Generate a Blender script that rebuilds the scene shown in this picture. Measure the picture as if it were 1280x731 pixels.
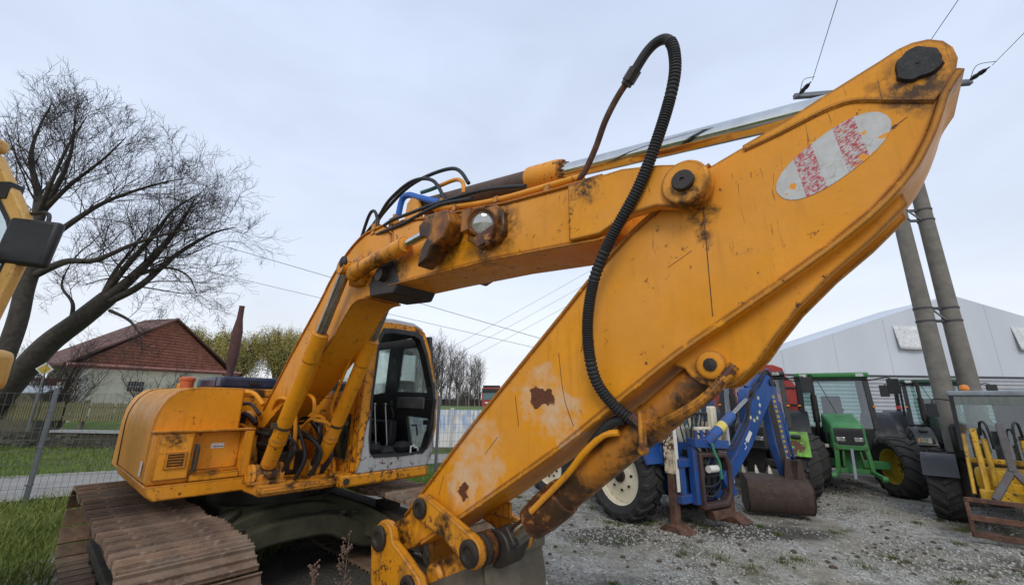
import bpy, math, random
import numpy as np
from mathutils import Vector, Matrix, Euler

for o in list(bpy.data.objects): bpy.data.objects.remove(o, do_unlink=True)
scene = bpy.context.scene
COL = scene.collection
rad = math.radians

# ---------------------------------------------------------------- camera
cd = bpy.data.cameras.new('camera'); cam = bpy.data.objects.new('camera', cd); COL.objects.link(cam)
cd.sensor_width = 36.0; cd.lens = 14.484; cd.clip_start = .05; cd.clip_end = 3000
cam.location = (0, 0, 1.949)
cam.rotation_euler = (Matrix.Rotation(rad(90 + 14.7), 3, 'X') @ Matrix.Rotation(rad(.76), 3, 'Z')).to_euler()
scene.camera = cam

# ---------------------------------------------------------------- sky and sun (overcast)
SUN_EL, SUN_AZ = rad(40), rad(188)        # azimuth clockwise from +Y: behind the camera
world = bpy.data.worlds.new('World'); scene.world = world; world.use_nodes = True
nt = world.node_tree; nt.nodes.clear()
wo = nt.nodes.new('ShaderNodeOutputWorld'); bg = nt.nodes.new('ShaderNodeBackground')
sky = nt.nodes.new('ShaderNodeTexSky'); sky.sky_type = 'NISHITA'; sky.sun_disc = False
sky.sun_elevation = SUN_EL; sky.sun_rotation = SUN_AZ; sky.dust_density = 2.0; sky.air_density = 1.2
tc = nt.nodes.new('ShaderNodeTexCoord'); sep = nt.nodes.new('ShaderNodeSeparateXYZ')
nt.links.new(tc.outputs['Generated'], sep.inputs[0])
cr = nt.nodes.new('ShaderNodeValToRGB')        # cloud deck: pale at the horizon, blue grey overhead
e = cr.color_ramp.elements; e[0].position = 0.0; e[0].color = (8.5, 8.8, 9.1, 1); e[1].position = .75; e[1].color = (5.8, 6.7, 8.5, 1)
e2 = cr.color_ramp.elements.new(.30); e2.color = (7.0, 7.8, 9.3, 1)
nt.links.new(sep.outputs['Z'], cr.inputs[0])
mp = nt.nodes.new('ShaderNodeMapping'); mp.inputs['Scale'].default_value = (1.1, 1.1, 2.4)
nz = nt.nodes.new('ShaderNodeTexNoise'); nz.inputs['Scale'].default_value = 1.3; nz.inputs['Detail'].default_value = 4
nt.links.new(tc.outputs['Generated'], mp.inputs[0]); nt.links.new(mp.outputs[0], nz.inputs['Vector'])
cm = nt.nodes.new('ShaderNodeMapRange'); cm.inputs[1].default_value = .33; cm.inputs[2].default_value = .67; cm.inputs[3].default_value = .88; cm.inputs[4].default_value = 1.08
nz2 = nt.nodes.new('ShaderNodeTexNoise'); nz2.inputs['Scale'].default_value = 3.4; nz2.inputs['Detail'].default_value = 6; nz2.inputs['Distortion'].default_value = .6
nt.links.new(mp.outputs[0], nz2.inputs['Vector'])
ad = nt.nodes.new('ShaderNodeMath'); ad.operation = 'MULTIPLY_ADD'; ad.inputs[1].default_value = .38; nt.links.new(nz2.outputs[0], ad.inputs[0])
ml = nt.nodes.new('ShaderNodeMath'); ml.operation = 'MULTIPLY'; ml.inputs[1].default_value = .62; nt.links.new(nz.outputs[0], ml.inputs[0]); nt.links.new(ml.outputs[0], ad.inputs[2])
nt.links.new(ad.outputs[0], cm.inputs[0])
vm = nt.nodes.new('ShaderNodeVectorMath'); vm.operation = 'SCALE'
nt.links.new(cr.outputs[0], vm.inputs[0]); nt.links.new(cm.outputs[0], vm.inputs['Scale'])
mx = nt.nodes.new('ShaderNodeMix'); mx.data_type = 'RGBA'; mx.inputs[0].default_value = .96
nt.links.new(sky.outputs[0], mx.inputs[6]); nt.links.new(vm.outputs[0], mx.inputs[7])
nt.links.new(mx.outputs[2], bg.inputs[0]); bg.inputs[1].default_value = .1
nt.links.new(bg.outputs[0], wo.inputs[0])
sd = bpy.data.lights.new('sun', 'SUN'); sd.energy = 1.15; sd.angle = rad(22); sd.color = (1, .95, .87)
sun = bpy.data.objects.new('sun', sd); COL.objects.link(sun)
sun.rotation_euler = (rad(90) - SUN_EL, 0, rad(180) - SUN_AZ)
scene.view_settings.view_transform = 'Standard'; scene.view_settings.look = 'None'
scene.view_settings.exposure = 0.18; scene.view_settings.gamma = 1.0
try: scene.view_settings.use_curve_mapping = False
except Exception: pass
scene.render.engine = 'CYCLES'; scene.cycles.max_bounces = 6; scene.cycles.transparent_max_bounces = 12

# ---------------------------------------------------------------- materials
class NT:
    def __init__(s, name):
        s.m = bpy.data.materials.new(name); s.m.use_nodes = True; s.t = s.m.node_tree
        s.b = s.t.nodes['Principled BSDF']; s.out = s.t.nodes['Material Output']
        s.tc = s.t.nodes.new('ShaderNodeTexCoord')
    def n(s, ty, **k):
        nd = s.t.nodes.new('ShaderNode' + ty)
        for a, v in k.items(): setattr(nd, a, v)
        return nd
    def L(s, a, b): s.t.links.new(a, b)
    def noise(s, scale, detail=4, rough=.55, vec=None, stretch=None, dist=0.0):
        nd = s.n('TexNoise'); nd.inputs['Scale'].default_value = scale; nd.inputs['Detail'].default_value = detail
        nd.inputs['Roughness'].default_value = rough; nd.inputs['Distortion'].default_value = dist
        v = vec or s.tc.outputs['Object']
        if stretch:
            m = s.n('Mapping'); m.inputs['Scale'].default_value = stretch; s.L(v, m.inputs[0]); v = m.outputs[0]
        s.L(v, nd.inputs['Vector']); return nd.outputs[0]
    def ramp(s, f, a, b, lo=0.0, hi=1.0):
        nd = s.n('MapRange'); nd.inputs[1].default_value = a; nd.inputs[2].default_value = b
        nd.inputs[3].default_value = lo; nd.inputs[4].default_value = hi; s.L(f, nd.inputs[0]); return nd.outputs[0]
    def math(s, op, a, b=None, clamp=False):
        nd = s.n('Math', operation=op, use_clamp=clamp)
        for i, v in enumerate((a, b)):
            if v is None: continue
            if isinstance(v, (int, float)): nd.inputs[i].default_value = v
            else: s.L(v, nd.inputs[i])
        return nd.outputs[0]
    def mix(s, f, a, b, blend='MIX'):
        nd = s.n('Mix', data_type='RGBA', blend_type=blend)
        for i, v in ((0, f), (6, a), (7, b)):
            if isinstance(v, (int, float)): nd.inputs[i].default_value = v
            elif isinstance(v, tuple): nd.inputs[i].default_value = (*v[:3], 1)
            else: s.L(v, nd.inputs[i])
        return nd.outputs[2]
    def bump(s, f, st=.3, d=.01):
        nd = s.n('Bump'); nd.inputs['Strength'].default_value = st; nd.inputs['Distance'].default_value = d
        s.L(f, nd.inputs['Height']); s.L(nd.outputs[0], s.b.inputs['Normal'])
    def col(s, c):
        if isinstance(c, tuple): s.b.inputs['Base Color'].default_value = (*c[:3], 1)
        else: s.L(c, s.b.inputs['Base Color'])
    def rough(s, r):
        if isinstance(r, (int, float)): s.b.inputs['Roughness'].default_value = r
        else: s.L(r, s.b.inputs['Roughness'])

def sc(c, k): return tuple(min(1, x * k) for x in c)
DIRT = (.075, .055, .035); RUST = (.13, .045, .018); DRUST = (.05, .024, .015)

def paint(name, col, rust=.3, dirt=.3, edge=0.0, rough=.42, spots=(), grease=0.0, fade=1.12, fs=1.0):
    s = NT(name)
    c = s.mix(s.ramp(s.noise(1.7 * fs, 5), .3, .7), sc(col, .88), sc(col, fade))
    c = s.mix(s.ramp(s.noise(14 * fs, 6, .7), .35, .75, 0, .25), c, sc(col, .6))
    c = s.mix(s.ramp(s.noise(.8 * fs, 6, .62), .46, .66, 0, .38), c, tuple(min(1, x * .9 + .10) for x in col))      # chalky fading
    c = s.mix(s.ramp(s.noise(3.5 * fs, 8, .7, stretch=(4, 4, .35)), .54, .72, 0, .32), c, sc(col, .42))      # rain streaks
    st = s.noise(2.2 * fs, 7, .65, stretch=(3, 3, .45))
    dm = s.ramp(st, .72 - .3 * dirt, .95 - .3 * dirt, 0, .85)
    c = s.mix(dm, c, DIRT)
    rm = s.math('MULTIPLY', s.ramp(s.noise(17 * fs, 8, .72), .685 - .16 * rust, .71 - .16 * rust), s.ramp(s.noise(2.6 * fs, 3), .42, .58))
    c = s.mix(rm, c, s.mix(s.noise(40 * fs, 3), RUST, DRUST))
    # scratches
    scr = s.ramp(s.noise(6 * fs, 3, .6, stretch=(9, 9, .8), dist=1.0), .66, .68, 0, .6)
    c = s.mix(s.math('MULTIPLY', scr, s.ramp(s.noise(1.1, 2), .45, .6)), c, DRUST)
    for (p, r, kind) in spots:      # worn patches: pale primer ring with a rusty heart
        nzz = s.n('TexNoise'); nzz.inputs['Scale'].default_value = 1.9 / r; nzz.inputs['Detail'].default_value = 8
        s.L(s.tc.outputs['Object'], nzz.inputs['Vector'])
        sub = s.n('VectorMath', operation='SUBTRACT'); s.L(s.tc.outputs['Object'], sub.inputs[0]); sub.inputs[1].default_value = p
        off = s.n('VectorMath', operation='MULTIPLY_ADD'); s.L(nzz.outputs['Color'], off.inputs[0])
        off.inputs[1].default_value = (r * 1.5,) * 3; s.L(sub.outputs[0], off.inputs[2])
        off2 = s.n('VectorMath', operation='SUBTRACT'); s.L(off.outputs[0], off2.inputs[0]); off2.inputs[1].default_value = (r * .75,) * 3
        ln = s.n('VectorMath', operation='LENGTH'); s.L(off2.outputs[0], ln.inputs[0]); d = ln.outputs['Value']
        if kind == 2:      # old grease around a pin
            c = s.mix(s.math('MULTIPLY', s.ramp(d, r * .45, r * 1.1, .95, 0), s.ramp(s.noise(24, 6, .7), .34, .56)), c, s.mix(s.noise(30, 3), (.06, .03, .012), (.018, .013, .01))); continue
        pale = s.math('MULTIPLY', s.ramp(d, r * .75, r * 1.05, .75, 0), s.ramp(s.noise(9 / r * .2, 6, .7), .38, .62))
        c = s.mix(pale, c, (.66, .47, .30))
        if kind: c = s.mix(s.ramp(d, r * .30, r * .34, 1, 0), c, s.mix(s.noise(60, 5), (.20, .07, .03), (.05, .02, .012)))
    if grease:
        g = s.ramp(s.noise(3.1, 7, .7), .62 - .35 * grease, .72 - .35 * grease)
        c = s.mix(g, c, s.mix(s.noise(9, 5), (.085, .040, .015), (.018, .014, .011)))
    rr = s.ramp(s.noise(5, 5), .3, .7, rough - .08, rough + .16)
    if edge:
        bv = s.n('Bevel'); bv.samples = 3; bv.inputs[0].default_value = .022
        ge = s.n('NewGeometry'); dt = s.n('VectorMath', operation='DOT_PRODUCT')
        s.L(bv.outputs[0], dt.inputs[0]); s.L(ge.outputs['Normal'], dt.inputs[1])
        em = s.math('MULTIPLY', s.ramp(dt.outputs['Value'], .99, .94), s.ramp(s.noise(13, 7, .7), .60 - .25 * edge, .70 - .25 * edge))
        c = s.mix(em, c, s.mix(s.noise(30, 4), RUST, DRUST))
    s.b.inputs['Specular IOR Level'].default_value = .28
    s.col(c); s.rough(rr); s.bump(s.math('ADD', s.noise(55 * fs, 6, .6), s.math('MULTIPLY', s.noise(3.2 * fs, 3, .5), 7.0)), .16, .004)
    return s.m

def plain(name, col, rough=.6, metal=0.0, var=.25, scale=6, bump=0.0, bd=.005, spec=None):
    s = NT(name)
    s.col(s.mix(s.ramp(s.noise(scale, 6, .65), .3, .7), sc(col, 1 - var), sc(col, 1 + var)))
    s.rough(s.ramp(s.noise(scale * 1.7, 4), .3, .7, max(.05, rough - .1), min(1, rough + .1)))
    s.b.inputs['Metallic'].default_value = metal
    if spec is not None: s.b.inputs['Specular IOR Level'].default_value = spec
    if bump: s.bump(s.noise(scale * 6, 6, .7), bump, bd)
    return s.m

def rusty(name, a=(.16, .075, .045), b=(.05, .028, .02), c=(.24, .15, .10), rough=.85, scale=7, objrand=0.0):
    s = NT(name)
    k = s.mix(s.ramp(s.noise(scale, 7, .7), .35, .65), a, b)
    k = s.mix(s.ramp(s.noise(scale * 2.4, 8, .75, stretch=(1, 1, 1)), .56, .70), k, c)
    if objrand:
        oi = s.n('ObjectInfo'); k = s.mix(1.0, k, s.mix(s.ramp(oi.outputs['Random'], 0, 1), (1 - objrand,) * 3, (1.0, 1.0, 1.0)), 'MULTIPLY')
        k = s.mix(s.ramp(s.noise(2.6, 6, .7, vec=s.n('NewGeometry').outputs['Position']), .52, .66, 0, .75), k, (.20, .165, .12))
    s.col(k); s.rough(rough); s.bump(s.noise(scale * 8, 7, .7), .4, .006)
    return s.m

def glass(name, tint=(.75, .86, .84), refl=.16, film=.12, filmcol=(.5, .55, .55)):
    s = NT(name); s.t.nodes.remove(s.b)
    tr = s.n('BsdfTransparent'); tr.inputs[0].default_value = (*tint, 1)
    gl = s.n('BsdfGlossy'); gl.inputs[0].default_value = (1, 1, 1, 1); gl.inputs[1].default_value = .04
    df = s.n('BsdfDiffuse'); df.inputs[0].default_value = (*filmcol, 1)
    lw = s.n('LayerWeight'); lw.inputs[0].default_value = .35
    m1 = s.n('MixShader'); m2 = s.n('MixShader')
    s.L(s.math('ADD', s.ramp(lw.outputs['Fresnel'], 0, 1, 0, .7), refl, True), m1.inputs[0]); s.L(tr.outputs[0], m1.inputs[1]); s.L(gl.outputs[0], m1.inputs[2])
    s.L(s.ramp(s.noise(7, 6, .7, stretch=(2, 2, .5)), .4, .7, film * .3, film * 2), m2.inputs[0]); s.L(m1.outputs[0], m2.inputs[1]); s.L(df.outputs[0], m2.inputs[2])
    s.L(m2.outputs[0], s.out.inputs[0]); return s.m

YEL = (.76, .298, .010)
M = {}
# ---------------------------------------------------------------- mesh helpers
class MB:
    def __init__(s): s.v = []; s.f = []
    def add(s, vs, fs):
        k = len(s.v); s.v += [tuple(v) for v in vs]; s.f += [tuple(i + k for i in f) for f in fs]; return s
    def box(s, c, d, R=None, tap=1.0):
        x, y, z = d[0] / 2, d[1] / 2, d[2] / 2
        vs = [Vector((sx * x * (tap if sz > 0 else 1), sy * y * (tap if sz > 0 else 1), sz * z)) for sz in (-1, 1) for sy in (-1, 1) for sx in (-1, 1)]
        if R is not None: vs = [R @ v for v in vs]
        c = Vector(c)
        return s.add([c + v for v in vs], [(0, 2, 3, 1), (4, 5, 7, 6), (0, 1, 5, 4), (2, 6, 7, 3), (0, 4, 6, 2), (1, 3, 7, 5)])
    def bb(s, a, b):
        return s.box([(a[i] + b[i]) / 2 for i in range(3)], [abs(b[i] - a[i]) for i in range(3)])
    def bar(s, p, q, w, h, up=(0, 0, 1)):
        p, q = Vector(p), Vector(q); d = q - p; L = d.length; d.normalize()
        u = Vector(up); sd = d.cross(u)
        if sd.length < 1e-4: sd = d.cross(Vector((0, 1, 0)))
        sd.normalize(); u = sd.cross(d)
        return s.box((p + q) / 2, (L, w, h), Matrix((d, sd, u)).transposed())
    def prism(s, poly, a, b, ax='y'):
        m = {'y': lambda p, t: (p[0], t, p[1]), 'x': lambda p, t: (t, p[0], p[1]), 'z': lambda p, t: (p[0], p[1], t)}[ax]
        n = len(poly); vs = [m(p, a) for p in poly] + [m(p, b) for p in poly]
        ar = sum(poly[i][0] * poly[(i + 1) % n][1] - poly[(i + 1) % n][0] * poly[i][1] for i in range(n))
        flip = (ar > 0) ^ (ax == 'y') ^ (b < a)
        fs = [tuple(range(n)), tuple(range(2 * n - 1, n - 1, -1))] + [((i + 1) % n, i, n + i, n + (i + 1) % n) for i in range(n)]
        if flip: fs = [tuple(reversed(f)) for f in fs]
        return s.add(vs, fs)
    def ring(s, out, inn, a, b, ax='y'):
        n = len(out); m = {'y': lambda p, t: (p[0], t, p[1]), 'x': lambda p, t: (t, p[0], p[1]), 'z': lambda p, t: (p[0], p[1], t)}[ax]
        vs = [m(p, a) for p in out] + [m(p, a) for p in inn] + [m(p, b) for p in out] + [m(p, b) for p in inn]
        fs = []
        for i in range(n):
            j = (i + 1) % n
            fs += [(i, j, n + j, n + i), (2 * n + j, 2 * n + i, 3 * n + i, 3 * n + j), (j, i, 2 * n + i, 2 * n + j), (n + i, n + j, 3 * n + j, 3 * n + i)]
        return s.add(vs, fs)
    def lathe(s, prof, o, axis, n=24, cap=True):
        ax = Vector(axis).normalized(); o = Vector(o)
        a = ax.orthogonal().normalized(); b = ax.cross(a); vs = []; k = len(prof)
        for i in range(n):
            t = 2 * math.pi * i / n; d = a * math.cos(t) + b * math.sin(t)
            vs += [o + ax * h + d * r for r, h in prof]
        fs = []
        for i in range(n):
            j = (i + 1) % n
            for q in range(k - 1): fs.append((i * k + q, j * k + q, j * k + q + 1, i * k + q + 1))
        if cap:
            fs.append(tuple(i * k for i in range(n))[::-1]); fs.append(tuple(i * k + k - 1 for i in range(n)))
        return s.add(vs, fs)
    def cyl(s, p, q, r, r2=None, n=20):
        p, q = Vector(p), Vector(q); return s.lathe([(r, 0), (r if r2 is None else r2, (q - p).length)], p, q - p, n)
    def tube(s, pts, r, n=8):
        pts = [Vector(p) for p in pts]; k = len(pts); rs = r if isinstance(r, (list, tuple)) else [r] * k
        vs = []; nrm = None
        for i, p in enumerate(pts):
            d = (pts[min(i + 1, k - 1)] - pts[max(i - 1, 0)]).normalized()
            if nrm is None: nrm = d.orthogonal().normalized()
            else:
                nrm = nrm - d * nrm.dot(d)
                if nrm.length < 1e-5: nrm = d.orthogonal()
                nrm.normalize()
            b = d.cross(nrm)
            vs += [p + (nrm * math.cos(2 * math.pi * j / n) + b * math.sin(2 * math.pi * j / n)) * rs[i] for j in range(n)]
        fs = [(i * n + j, i * n + (j + 1) % n, (i + 1) * n + (j + 1) % n, (i + 1) * n + j) for i in range(k - 1) for j in range(n)]
        fs += [tuple(range(n))[::-1], tuple((k - 1) * n + j for j in range(n))]
        return s.add(vs, fs)
    def sphere(s, c, r, n=12, sq=(1, 1, 1)):
        m = n // 2; vs = []; c = Vector(c)
        for i in range(1, m):
            for j in range(n):
                a, b = math.pi * i / m, 2 * math.pi * j / n
                vs.append(c + Vector((math.sin(a) * math.cos(b) * sq[0], math.sin(a) * math.sin(b) * sq[1], math.cos(a) * sq[2])) * r)
        vs += [c + Vector((0, 0, r * sq[2])), c - Vector((0, 0, r * sq[2]))]
        fs = [(i * n + j, (i + 1) * n + j, (i + 1) * n + (j + 1) % n, i * n + (j + 1) % n) for i in range(m - 2) for j in range(n)]
        T, B = len(vs) - 2, len(vs) - 1
        fs += [(T, j, (j + 1) % n) for j in range(n)] + [(B, (m - 2) * n + (j + 1) % n, (m - 2) * n + j) for j in range(n)]
        return s.add(vs, fs)
    def mesh(s, name, mat, ang=35):
        me = bpy.data.meshes.new(name); me.from_pydata(s.v, [], s.f); me.materials.append(mat)
        me.polygons.foreach_set('use_smooth', [True] * len(me.polygons))
        me.set_sharp_from_angle(angle=rad(ang)); me.update(); return me
    def obj(s, name, mat, parent=None, bevel=0.0, ang=35, seg=2):
        o = bpy.data.objects.new(name, s.mesh(name, mat, ang)); COL.objects.link(o); o.parent = parent
        if bevel:
            b = o.modifiers.new('bevel', 'BEVEL'); b.width = bevel; b.segments = seg; b.limit_method = 'ANGLE'; b.angle_limit = rad(38); b.harden_normals = False
        return o

def tag(o, label=None, cat=None, group=None, kind=None):
    if label: o['label'] = label
    if cat: o['category'] = cat
    if group: o['group'] = group
    if kind: o['kind'] = kind
    return o
def empty(name, loc, rz=0.0, label=None, cat=None, group=None):
    o = bpy.data.objects.new(name, None); COL.objects.link(o); o.location = loc; o.rotation_euler = (0, 0, rz); o.empty_display_size = .2
    return tag(o, label, cat, group)
def inst(me, name, loc, rot=(0, 0, 0), parent=None, scale=(1, 1, 1)):
    o = bpy.data.objects.new(name, me); COL.objects.link(o); o.location = loc; o.rotation_euler = rot; o.scale = scale; o.parent = parent; return o
def copy_tree(o, parent=None):
    c = o.copy(); COL.objects.link(c); c.parent = parent
    for ch in list(o.children): copy_tree(ch, c)
    return c
def spline(pts, k=8):
    P = [Vector(p) for p in pts]; out = []
    for i in range(len(P) - 1):
        a, b, c, d = P[max(i - 1, 0)], P[i], P[i + 1], P[min(i + 2, len(P) - 1)]
        for j in range(k):
            t = j / k
            out.append(.5 * ((2 * b) + (c - a) * t + (2 * a - 5 * b + 4 * c - d) * t * t + (3 * b - a - 3 * c + d) * t ** 3))
    return out + [P[-1]]
def fz(pts, l): return [(f, l, z) for f, z in pts]

# ---------------------------------------------------------------- shared materials
GR = [((4.12, -.3, 3.1), .26, 2), ((2.85, -.28, 3.02), .30, 2), ((5.46, -.33, 2.86), .13, 2), ((2.3, -.3, 3.2), .20, 2), ((.96, -.4, 1.2), .16, 2), ((3.65, -.3, 3.15), .22, 2), ((.83, -.85, 1.28), .12, 2), ((.83, -1.2, 1.55), .10, 2), ((4.9, -.28, 3.15), .12, 2), ((.5, -.45, 1.15), .3, 2)]
M['yel'] = paint('weathered_yellow_paint', YEL, .55, .4, 1.0, spots=GR)
M['yel_arm'] = paint('weathered_yellow_arm_paint', YEL, .42, .16, 1.0, spots=[((4.50, -.22, 1.97), .19, 1), ((4.0, -.22, 1.57), .24, 0), ((3.86, -.22, 1.40), .15, 1), ((4.66, -.22, 1.84), .16, 0), ((6.29, -.23, 3.12), .13, 2), ((3.2, -.25, 1.02), .25, 2), ((5.42, -.2, 2.06), .10, 2), ((5.485, -.22, 2.83), .075, 2), ((5.48, -.22, 2.72), .045, 2)])
M['yel_dirty'] = paint('greasy_yellow_paint', sc(YEL, .9), .9, .6, 1.0, grease=.22)
M['yel_oily'] = paint('oily_yellow_paint', (.46, .17, .014), 1.5, .8, 1.0, grease=.34, rough=.36)
M['yel_pipe'] = paint('yellow_pipe_paint', YEL, .4, .4, 0)
M['black'] = plain('black_rubber', (.016, .016, .017), .62, var=.3)
M['blackp'] = plain('black_plastic', (.014, .015, .016), .5, var=.3)
M['dark'] = plain('dark_oily_steel', (.028, .024, .02), .5, .3, .5, bump=.3)
M['mud'] = plain('dry_mud_steel', (.055, .045, .032), .9, 0, .5, 5, .5, .01)
M['moss'] = plain('mossy_frame_paint', (.052, .050, .026), .85, 0, .5, 3, .4, .01)
M['chrome'] = plain('chrome_rod', (.62, .62, .60), .14, 1, .12, 12)
M['chrome_d'] = plain('dull_chrome_rod', (.34, .32, .28), .26, 1, .3, 9)
M['shoe'] = rusty('rusty_track_steel', (.33, .21, .135), (.13, .082, .056), (.48, .36, .265), scale=6, objrand=.42)
M['rust'] = rusty('brown_rusty_steel')
M['rust_red'] = rusty('rust_red_pipe', (.10, .045, .04), (.06, .03, .028), (.14, .07, .055), scale=9)
M['greasep'] = rusty('greasy_pin_steel', (.035, .025, .018), (.015, .012, .01), (.08, .045, .025), .5)
M['silver'] = paint('bare_scraped_cab_paint', (.40, .40, .39), .75, .6, 1.0, .6, grease=.08)
M['roofgrey'] = plain('grey_cab_roof_paint', (.42, .45, .48), .35, 0, .12)
M['navy'] = paint('navy_hood_paint', (.018, .028, .062), .2, .2, .3, .3)
M['glass'] = glass('hazy_cab_glass', (.86, .93, .91), .10, .05)
M['glass_g'] = glass('green_dirty_glass', (.22, .30, .26), .10, .35, (.10, .15, .12))
M['glass_c'] = glass('clear_tractor_glass', (.66, .84, .81), .10, .03)
M['lime_rust'] = paint('rust_streaked_lime_paint', (.16, .46, .035), 1.7, .5, .8, grease=0, fs=.6)
M['bucketsteel'] = plain('grey_brown_bucket_steel', (.12, .10, .07), .8, .1, .4, 4, .4)
M['lens'] = glass('lamp_lens', (.8, .82, .8), .35, .3, (.55, .55, .5))
M['white'] = paint('white_paint', (.72, .70, .64), .25, .3)
M['cream'] = paint('cream_rim_paint', (.66, .60, .44), .4, .3, .5)
M['blue'] = paint('blue_loader_paint', (.014, .075, .27), .6, .7, .8)
M['tyre'] = rusty('dusty_tyre_rubber', (.030, .029, .027), (.018, .018, .018), (.075, .070, .060), .88, 3)
M['tyre_m'] = rusty('muddy_tyre_rubber', (.042, .040, .036), (.026, .025, .024), (.105, .095, .08), .95, 2.6)
M['jd'] = paint('green_tractor_paint', (.04, .20, .055), .5, .5, .8)
M['lime'] = paint('lime_green_paint', (.15, .42, .035), .7, .6, .8)
M['dgreen'] = paint('dark_green_paint', (.02, .06, .04), .4, .7)
M['ylo'] = paint('bright_yellow_paint', (.66, .38, .02), .8, .75, .9)
M['red'] = paint('red_machine_paint', (.36, .045, .035), .2, .3)
M['amber'] = plain('amber_plastic', (.75, .22, .02), .3)
M['redl'] = plain('red_lamp_plastic', (.45, .02, .02), .3)
M['concrete'] = plain('pole_concrete', (.175, .16, .135), .92, 0, .22, 5, .4, .004)
M['galv'] = plain('galvanised_steel', (.17, .18, .19), .5, .5, .2)
M['wire'] = plain('line_wire', (.05, .05, .055), .6)
M['sticker'] = plain('white_sticker', (.68, .68, .64), .5, 0, .1, 20)
M['seat'] = plain('black_seat_fabric', (.012, .012, .013), .8)
# ================================================================ GROUND
def ground_mat():
    s = NT('gravel_yard'); pos = s.tc.outputs['Object']
    sx = s.n('SeparateXYZ'); s.L(pos, sx.inputs[0]); X, Yc = sx.outputs['X'], sx.outputs['Y']
    vor = s.n('TexVoronoi'); vor.inputs['Scale'].default_value = 26; s.L(pos, vor.inputs['Vector'])
    st = s.mix(s.ramp(vor.outputs['Color'], 0, 1), (.17, .16, .135), (.50, .48, .43))
    soil = s.mix(s.ramp(s.noise(3, 6), .3, .7), (.19, .17, .125), (.33, .30, .235))
    big = s.noise(.62, 6, .66, stretch=(1, .55, 1))
    g = s.mix(s.ramp(big, .44, .56), st, soil)
    g = s.mix(s.ramp(s.noise(1.1, 7, .72), .50, .62, 0, .8), g, (.095, .078, .055))
    g = s.mix(s.ramp(s.noise(.45, 5, .65, stretch=(.5, 1.2, 1)), .54, .64, 0, .65), g, (.06, .05, .036))
    for cx_, cy_, rx_, ry_ in ((4.0, 7.3, 1.3, .45), (1.5, 6.9, .7, .4), (3.2, 4.4, .8, .35), (-1.9, 4.6, 2.6, 2.0)):      # damp oil stains; the last ellipse just darkens the ground under the excavator
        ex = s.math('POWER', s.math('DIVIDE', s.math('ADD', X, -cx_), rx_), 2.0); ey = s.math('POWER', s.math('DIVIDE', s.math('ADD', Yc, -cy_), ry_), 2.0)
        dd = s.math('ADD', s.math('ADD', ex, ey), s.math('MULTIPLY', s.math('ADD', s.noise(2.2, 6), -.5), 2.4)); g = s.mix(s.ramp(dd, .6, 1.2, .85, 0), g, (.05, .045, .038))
    moss = s.mix(s.ramp(s.noise(9, 6), .35, .65), (.045, .06, .016), (.10, .11, .035))
    g = s.mix(s.ramp(s.noise(.9, 7, .68), .56, .68, 0, .7), g, moss)
    grass = s.mix(s.ramp(s.noise(1.6, 7, .7), .3, .7), (.05, .08, .02), (.13, .17, .042))
    grass = s.mix(s.ramp(s.noise(.5, 4), .5, .7, 0, .5), grass, (.11, .11, .045))
    # lawn lies beyond the wire fence and in the strip on the left
    d = s.math('ADD', s.math('ADD', s.math('MULTIPLY', X, -.393), s.math('MULTIPLY', Yc, .92)), -10.55)
    wob = s.math('MULTIPLY', s.math('ADD', s.noise(1.3, 5), -.5), 1.4)
    right = s.math('MULTIPLY', s.math('ADD', X, -4.5), -.6)
    d1 = s.math('MINIMUM', s.math('ADD', d, wob), right)
    left = s.math('SUBTRACT', s.math('SUBTRACT', -5.6, X), wob)
    msk = s.ramp(s.math('MAXIMUM', d1, left), -.3, .3)
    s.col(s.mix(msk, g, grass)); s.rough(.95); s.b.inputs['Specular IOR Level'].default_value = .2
    h = s.math('ADD', vor.outputs['Distance'], s.math('MULTIPLY', s.noise(6, 7), 1.5)); s.bump(h, .8, .02)
    return s.m
M['ground'] = ground_mat()
xs = sorted(set([-400, -200, -100, -60, -40] + [x * .25 for x in range(-80, 105)] + [40, 70, 120, 250, 500])); ys = sorted(set([-100, -40, -15] + [y * .25 for y in range(-16, 90)] + [30, 45, 70, 110, 200, 400, 900]))
def hgt(x, y):
    near = max(0.0, 1 - max(0, math.hypot(x, y) - 14) / 12)
    return near * (.030 * math.sin(x * .9 + .4 * y) * math.sin(y * .8 - .3 * x) + .014 * math.sin(2.7 * x + 1.1 * y) * math.cos(2.2 * y - .9 * x)) - .012
m = MB(); nx = len(xs)
m.add([(x, y, hgt(x, y)) for y in ys for x in xs], [(j * nx + i, j * nx + i + 1, (j + 1) * nx + i + 1, (j + 1) * nx + i) for j in range(len(ys) - 1) for i in range(nx - 1)])
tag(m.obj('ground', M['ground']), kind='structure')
# pale lane behind the wire fence
m = MB(); near = spline([(-16, 2.8, 0), (-9.3, 8.35, 0), (-1.5, 14.4, 0), (6, 19.5, 0)], 12); far = spline([(-19, 5.4, 0), (-12.1, 10.8, 0), (-1.7, 16.6, 0), (5.5, 21.5, 0)], 12)
n = len(near); m.add([(p.x, p.y, max(.03, hgt(p.x, p.y) + .03)) for p in near] + [(p.x, p.y, max(.03, hgt(p.x, p.y) + .03)) for p in far], [(i, i + 1, n + i + 1, n + i) for i in range(n - 1)])
s = NT('pale_lane'); c = s.mix(s.ramp(s.noise(1.5, 6), .3, .7), (.24, .225, .20), (.34, .325, .295)); c = s.mix(s.ramp(s.noise(60, 3), .5, .7), c, (.16, .145, .12)); s.col(c); s.rough(.95)
tag(m.obj('lane', s.m), kind='structure')

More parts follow.
